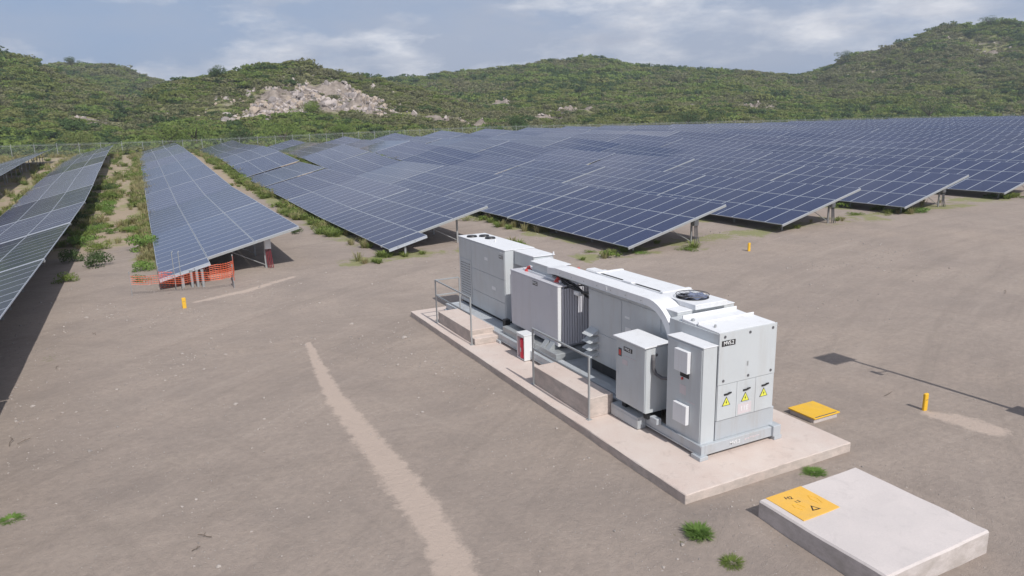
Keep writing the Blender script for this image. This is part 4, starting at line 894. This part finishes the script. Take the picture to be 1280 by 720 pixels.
b = MB(); b.box(9.75, 9.95, 20.1, 20.3, .5, .78, .02); b.box(9.85, 10.0, 19.75, 20.0, .5, .62, .02); b.build('valve', M['black'], ST)

# ------------------------------------------------------------------ slab, covers, bollards
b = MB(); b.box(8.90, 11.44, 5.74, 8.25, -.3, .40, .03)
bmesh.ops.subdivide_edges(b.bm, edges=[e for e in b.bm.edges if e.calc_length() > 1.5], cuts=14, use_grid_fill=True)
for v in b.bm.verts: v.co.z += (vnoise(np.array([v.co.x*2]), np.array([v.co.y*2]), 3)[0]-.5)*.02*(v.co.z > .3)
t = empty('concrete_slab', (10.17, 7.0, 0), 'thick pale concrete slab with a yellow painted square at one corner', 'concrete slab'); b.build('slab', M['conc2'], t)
b = MB(); b.box(9.05, 9.93, 7.38, 8.22, .395, .415, .003); yp = b.build('yellow_marking', M['yellow_plate'], t)
RZ = Matrix.Rotation(-pi/2, 4, 'Z')
def mark(pts, r, z=.417):
    b = MB()
    for a_, c_ in zip(pts[:-1], pts[1:]): b.tube((a_[0], a_[1], z), (c_[0], c_[1], z), r, 5)
    return b.build('painted_outline', M['grey_mid'] if r > .006 else M['yellow'], yp)
text_obj('lettering', 'H2', .12, M['black'], Matrix.Translation((9.40, 8.02, .417)) @ Matrix.Rotation(-.35, 4, 'Z'), yp, .001)
text_obj('lettering', '1.2', .09, M['black'], Matrix.Translation((9.44, 7.86, .417)), yp, .001)
b = MB(); b.prism([(9.42, 7.52), (9.60, 7.50), (9.53, 7.66)], .415, .418, 'Z', bev=0); b.build('triangle_mark', M['black'], yp)
b = MB(); b.prism([(9.462, 7.535), (9.562, 7.525), (9.523, 7.615)], .4185, .4200, 'Z', bev=0); b.build('triangle_fill', M['yellow_plate'], yp)
mark([(9.30, 7.62), (9.24, 7.74), (9.28, 7.83), (9.36, 7.80), (9.40, 7.66)], .0045); mark([(9.78, 7.62), (9.83, 7.78), (9.76, 7.92), (9.70, 7.80), (9.72, 7.66)], .0045)
for i, (x, y, s) in enumerate(((10.25, 7.15, .10), (10.5, 7.1, .12), (9.65, 7.0, .10), (9.8, 6.85, .10))): pass
t = empty('cable_pit_cover', (13.56, 11.0, 0), 'small square yellow pit cover beside the concrete pad', 'pit cover')
b = MB(); b.box(13.16, 13.95, 10.66, 11.37, -.1, .10, .01); b.build('kerb', M['conc2'], t); b = MB(); b.box(13.13, 13.99, 10.62, 11.41, .101, .135, .006); b.build('lid', M['yellow'], t)
b = MB(); b.box(13.2, 13.9, 10.64, 10.665, .136, .142, 0); b.build('lid_seam', M['grey_mid'], t)
def bollard(x, y, h, w, label):
    z = gz(x, y); t = empty('bollard', (x, y, z), label, 'bollard', 'short yellow cable marker bollards')
    b = MB(); b.box(x-w, x+w, y-w*.55, y+w*.55, z-.1, z+h, .015); b.build('post', M['yellow'], t)
    b = MB(); b.box(x-w*.7, x+w*.7, y-w*.55-.003, y-w*.55, z+h*.62, z+h*.64, 0); b.build('groove', M['grey_mid'], t)
bollard(16.10, 9.9, .42, .065, 'yellow bollard on the bare yard near the lamp post shadow'); bollard(27.2, 26.8, .42, .075, 'small yellow bollard on the bare ground before the sixth row'); bollard(.52, 31.0, .42, .075, 'small yellow bollard before the orange netting')
b = MB(); b.tube((18.0, 8.45, .0), (18.0, 8.45, .06), .16, 14); o = b.build('pole_foundation', M['conc2']); tag(o, 'round concrete foundation stub beside the camera pole', 'foundation')

# solar camera pole just outside the right edge: its shadow lies across the yard
t = empty('camera_pole', (18.0, 7.95, 0), 'steel pole with a small solar panel and a box, right of the yard', 'pole')
b = MB(); b.tube((18, 7.95, -.2), (18, 7.95, 5.75), .065, 12, .05); b.box(17.85, 18.15, 7.80, 8.10, -.05, .05, .01); b.build('pole', M['galv'], t)
b = MB(); b.box(-.46, .46, -.3, .3, -.02, .02, .005, M=Matrix.Translation((17.72, 7.95, 5.85)) @ Matrix.Rotation(radians(25), 4, 'X')); b.build('solar_module', M['black'], t)
b = MB(); b.box(17.75, 18.3, 7.78, 7.93, .35, 1.05, .01); b.build('battery_box', M['galv'], t)
b = MB(); b.tube((18, 7.95, 4.3), (17.65, 7.95, 4.36), .02, 8); b.box(17.52, 17.66, 7.8, 8.1, 4.3, 4.42, .02); b.build('camera_arm', M['white'], t)

# orange netting round the near end of the third row
t = empty('safety_netting', (.6, 34.0, 0), 'orange plastic safety netting on thin stakes round the third row end', 'safety net')
npts0 = [(-1.44, 34.74), (2.68, 33.33), (2.95, 36.0), (-.3, 35.4)]
for (x, y) in npts0:
    b = MB(); z = gz(x, y); b.tube((x, y, z-.1), (x, y, z+1.05), .016, 6); b.tube((x, y, z+1.0), (x, y, z+1.08), .03, 6); b.build('stake', M['postm'], t)
b = MB()
for (xa, ya), (xb, yb), lo, hi, wd in (((-1.44, 34.74), (2.68, 33.33), 0.52, .92, .008), ((2.68, 33.33), (2.95, 36.0), .35, .98, .009), ((2.95, 36.0), (-.3, 35.4), .03, .80, .012)):
    L = math.hypot(xb-xa, yb-ya); nn = int(L/.12)
    def P(s, w):
        x = xa+(xb-xa)*s; y = ya+(yb-ya)*s; sag = .10*sin(s*pi)+.03*sin(s*17); return (x+.03*sin(s*9), y+.04*sin(s*23), gz(x, y)+w-sag)
    for w in np.arange(lo, hi+.01, .09):
        for i in range(nn): b.tube(P(i/nn, w), P((i+1)/nn, w), wd, 3)
    for i in range(nn+1): b.tube(P(i/nn, lo), P(i/nn, hi), wd*.8, 3)
b.build('netting', M['orange'], t)
for i, (x, y) in enumerate(((1.04, 34.85), (1.27, 34.75), (1.49, 34.65))):
    b = MB(); b.tube((x, y, -.1), (x, y, .92), .062, 12); b.tube((x, y, .9), (x, y, .94), .07, 12); o = b.build('conduit_pipe', M['galv'])
    tag(o, 'upright pale conduit pipe at the third row end, %s of three' % ('leftmost', 'middle', 'rightmost')[i], 'pipe', 'conduit pipes at the end of the third row')
for i, (x, y) in enumerate(((.34, 34.7), (.60, 34.65))):
    b = MB(); b.path([(x, y, -.1), (x, y, 1.85), (x+.06, y, 1.88)], .016, 8); o = b.build('thin_pole', M['galv'])
    tag(o, 'thin pale pole before the third row, %s of the pair' % ('left', 'right')[i], 'pole', 'thin pale poles at the third row')
# twigs and litter
for i, (px_, py_, a, l) in enumerate([(22, 556, .3, .3), (70, 462, 1.2, .25), (1105, 497, .2, .4), (120, 420, 2.2, .25), (265, 675, 2.6, .28), (240, 690, .2, .15), (1256, 368, .5, .6), (12, 560, 1.9, .5)]):
    x, y = on(px_, py_); z = gz(x, y); b = MB(); q = [Vector((x, y, z+.02))]
    for k in range(4): q.append(q[-1]+Vector((cos(a+random.uniform(-.6, .6))*l/4, sin(a+random.uniform(-.6, .6))*l/4, random.uniform(-.005, .02))))
    b.path(q, .006, 5); b.tube(q[2], q[2]+Vector((.03, .05, .02)), .004, 5); o = b.build('twig', M['bark'])
    tag(o, ['bent dry twig near the left edge of the yard', 'short twig beside the second row shade', 'dry twig between the pit cover and the upright bollard', 'short twig on bare soil left of the sandy streak', 'dry twig on the soil in the lower left', 'tiny twig at the bottom of the yard', 'twig on the bare yard near the right edge', 'dry twig at the very left edge'][i], 'twig', 'dry twigs on the yard')

b = MB(); b.box(-1450, 1450, -850, 1450, -3.5, 95, 0); hm = bpy.data.materials.new('haze_air'); hm.use_nodes = True; hn = hm.node_tree; hn.nodes.clear()
ho = hn.nodes.new('ShaderNodeOutputMaterial'); hv = hn.nodes.new('ShaderNodeVolumePrincipled'); hv.inputs['Color'].default_value = (.80, .88, 1, 1); hv.inputs['Density'].default_value = HAZE; hv.inputs['Anisotropy'].default_value = .2; hn.links.new(hv.outputs[0], ho.inputs['Volume'])
tag(b.build('haze', hm), kind='stuff')
# ------------------------------------------------------------------ light and sky
SUN_EL = radians(46)
sd = bpy.data.lights.new('sun', 'SUN'); sd.energy = 4.3; sd.angle = radians(.53); sd.color = (1, .965, .915); so = bpy.data.objects.new('sun', sd); COL.objects.link(so)
d = Vector((-.04*cos(SUN_EL), cos(SUN_EL), -sin(SUN_EL))); so.rotation_euler = d.to_track_quat('-Z', 'Y').to_euler()
w = bpy.data.worlds.new('World'); S.world = w; w.use_nodes = True; nt = w.node_tree; nt.nodes.clear()
def wn(ty, **k):
    x = nt.nodes.new(ty)
    for a, b_ in k.items(): setattr(x, a, b_)
    return x
L = nt.links.new
sky = wn('ShaderNodeTexSky', sky_type='NISHITA', sun_disc=False, sun_elevation=SUN_EL, sun_rotation=pi); sky.dust_density = 2.0; sky.air_density = 1.0; sky.ozone_density = 1.3
tc_ = wn('ShaderNodeTexCoord'); mp = wn('ShaderNodeMapping'); mp.inputs['Scale'].default_value = (1, 1, 3.2); L(tc_.outputs['Generated'], mp.inputs[0])
def wnoise(sc_, det, off, rough=.6):
    m_ = wn('ShaderNodeMapping'); m_.inputs['Location'].default_value = off; L(mp.outputs[0], m_.inputs[0])
    x = wn('ShaderNodeTexNoise'); x.inputs['Scale'].default_value = sc_; x.inputs['Detail'].default_value = det; x.inputs['Roughness'].default_value = rough; L(m_.outputs[0], x.inputs['Vector']); return x.outputs['Fac']
def wramp(f_, st):
    r = wn('ShaderNodeValToRGB'); e = r.color_ramp.elements
    while len(e) < len(st): e.new(.5)
    for i, (p, c) in enumerate(st): e[i].position = p; e[i].color = (*(c if isinstance(c, tuple) else (c,)*3), 1)
    L(f_, r.inputs[0]); return r.outputs[0]
def wmix(f_, a, b_, mode='MIX'):
    x = wn('ShaderNodeMix', data_type='RGBA', blend_type=mode)
    for k, v in ((0, f_), (6, a), (7, b_)):
        if isinstance(v, (int, float)): x.inputs[k].default_value = v
        elif isinstance(v, tuple): x.inputs[k].default_value = (*v, 1)
        else: L(v, x.inputs[k])
    return x.outputs[2]
veil = wramp(wnoise(1.9, 6, (3.1, .4, .2)), [(.32, 0), (.56, 1)]); puff = wramp(wnoise(4.4, 9, (4.3, 1.2, .35), .60), [(.45, 0), (.62, 1)]); shade = wnoise(5.5, 6, (5.3, 1.2, 1.6))
K = 1/.1   # world strength is .1
grey = tuple(x*K for x in (.50, .555, .68)); white_ = tuple(x*K for x in (1.12, 1.12, 1.15)); hz_ = tuple(x*K for x in (.37, .49, .74))
sx = wn('ShaderNodeSeparateXYZ'); L(tc_.outputs['Generated'], sx.inputs[0])
low = wramp(sx.outputs[2], [(0.0, 1.0), (.12, .9), (.38, .25), (.8, .05)])
def wmul(a, b_):
    x = wn('ShaderNodeMath', operation='MULTIPLY'); L(a, x.inputs[0])
    if isinstance(b_, (int, float)): x.inputs[1].default_value = b_
    else: L(b_, x.inputs[1])
    return x.outputs[0]
cl_fade = wramp(sx.outputs[2], [(0.0, .45), (.07, 1.0), (.30, 1.0), (.7, .35)])
base = wmix(wmul(low, .85), sky.outputs[0], hz_)
# explicit: veil strength
mv = wn('ShaderNodeMath', operation='MULTIPLY'); L(veil, mv.inputs[0]); L(wmul(cl_fade, .75), mv.inputs[1])
c1_ = wmix(mv.outputs[0], base, grey)
mv2 = wn('ShaderNodeMath', operation='MULTIPLY'); L(puff, mv2.inputs[0]); L(wmul(cl_fade, .95), mv2.inputs[1])
c2_ = wmix(mv2.outputs[0], c1_, wmix(wramp(shade, [(.35, 0), (.65, 1)]), tuple(x*K for x in (.56, .60, .71)), white_))
bg = wn('ShaderNodeBackground'); bg.inputs['Strength'].default_value = .1; L(c2_, bg.inputs['Color']); wo = wn('ShaderNodeOutputWorld'); L(bg.outputs[0], wo.inputs['Surface'])
S.view_settings.view_transform = 'Standard'; S.view_settings.look = 'None'; S.view_settings.exposure = -.15; S.view_settings.gamma = 1
S.render.engine = 'CYCLES'; S.cycles.max_bounces = 6; S.cycles.diffuse_bounces = 3; S.cycles.transparent_max_bounces = 16
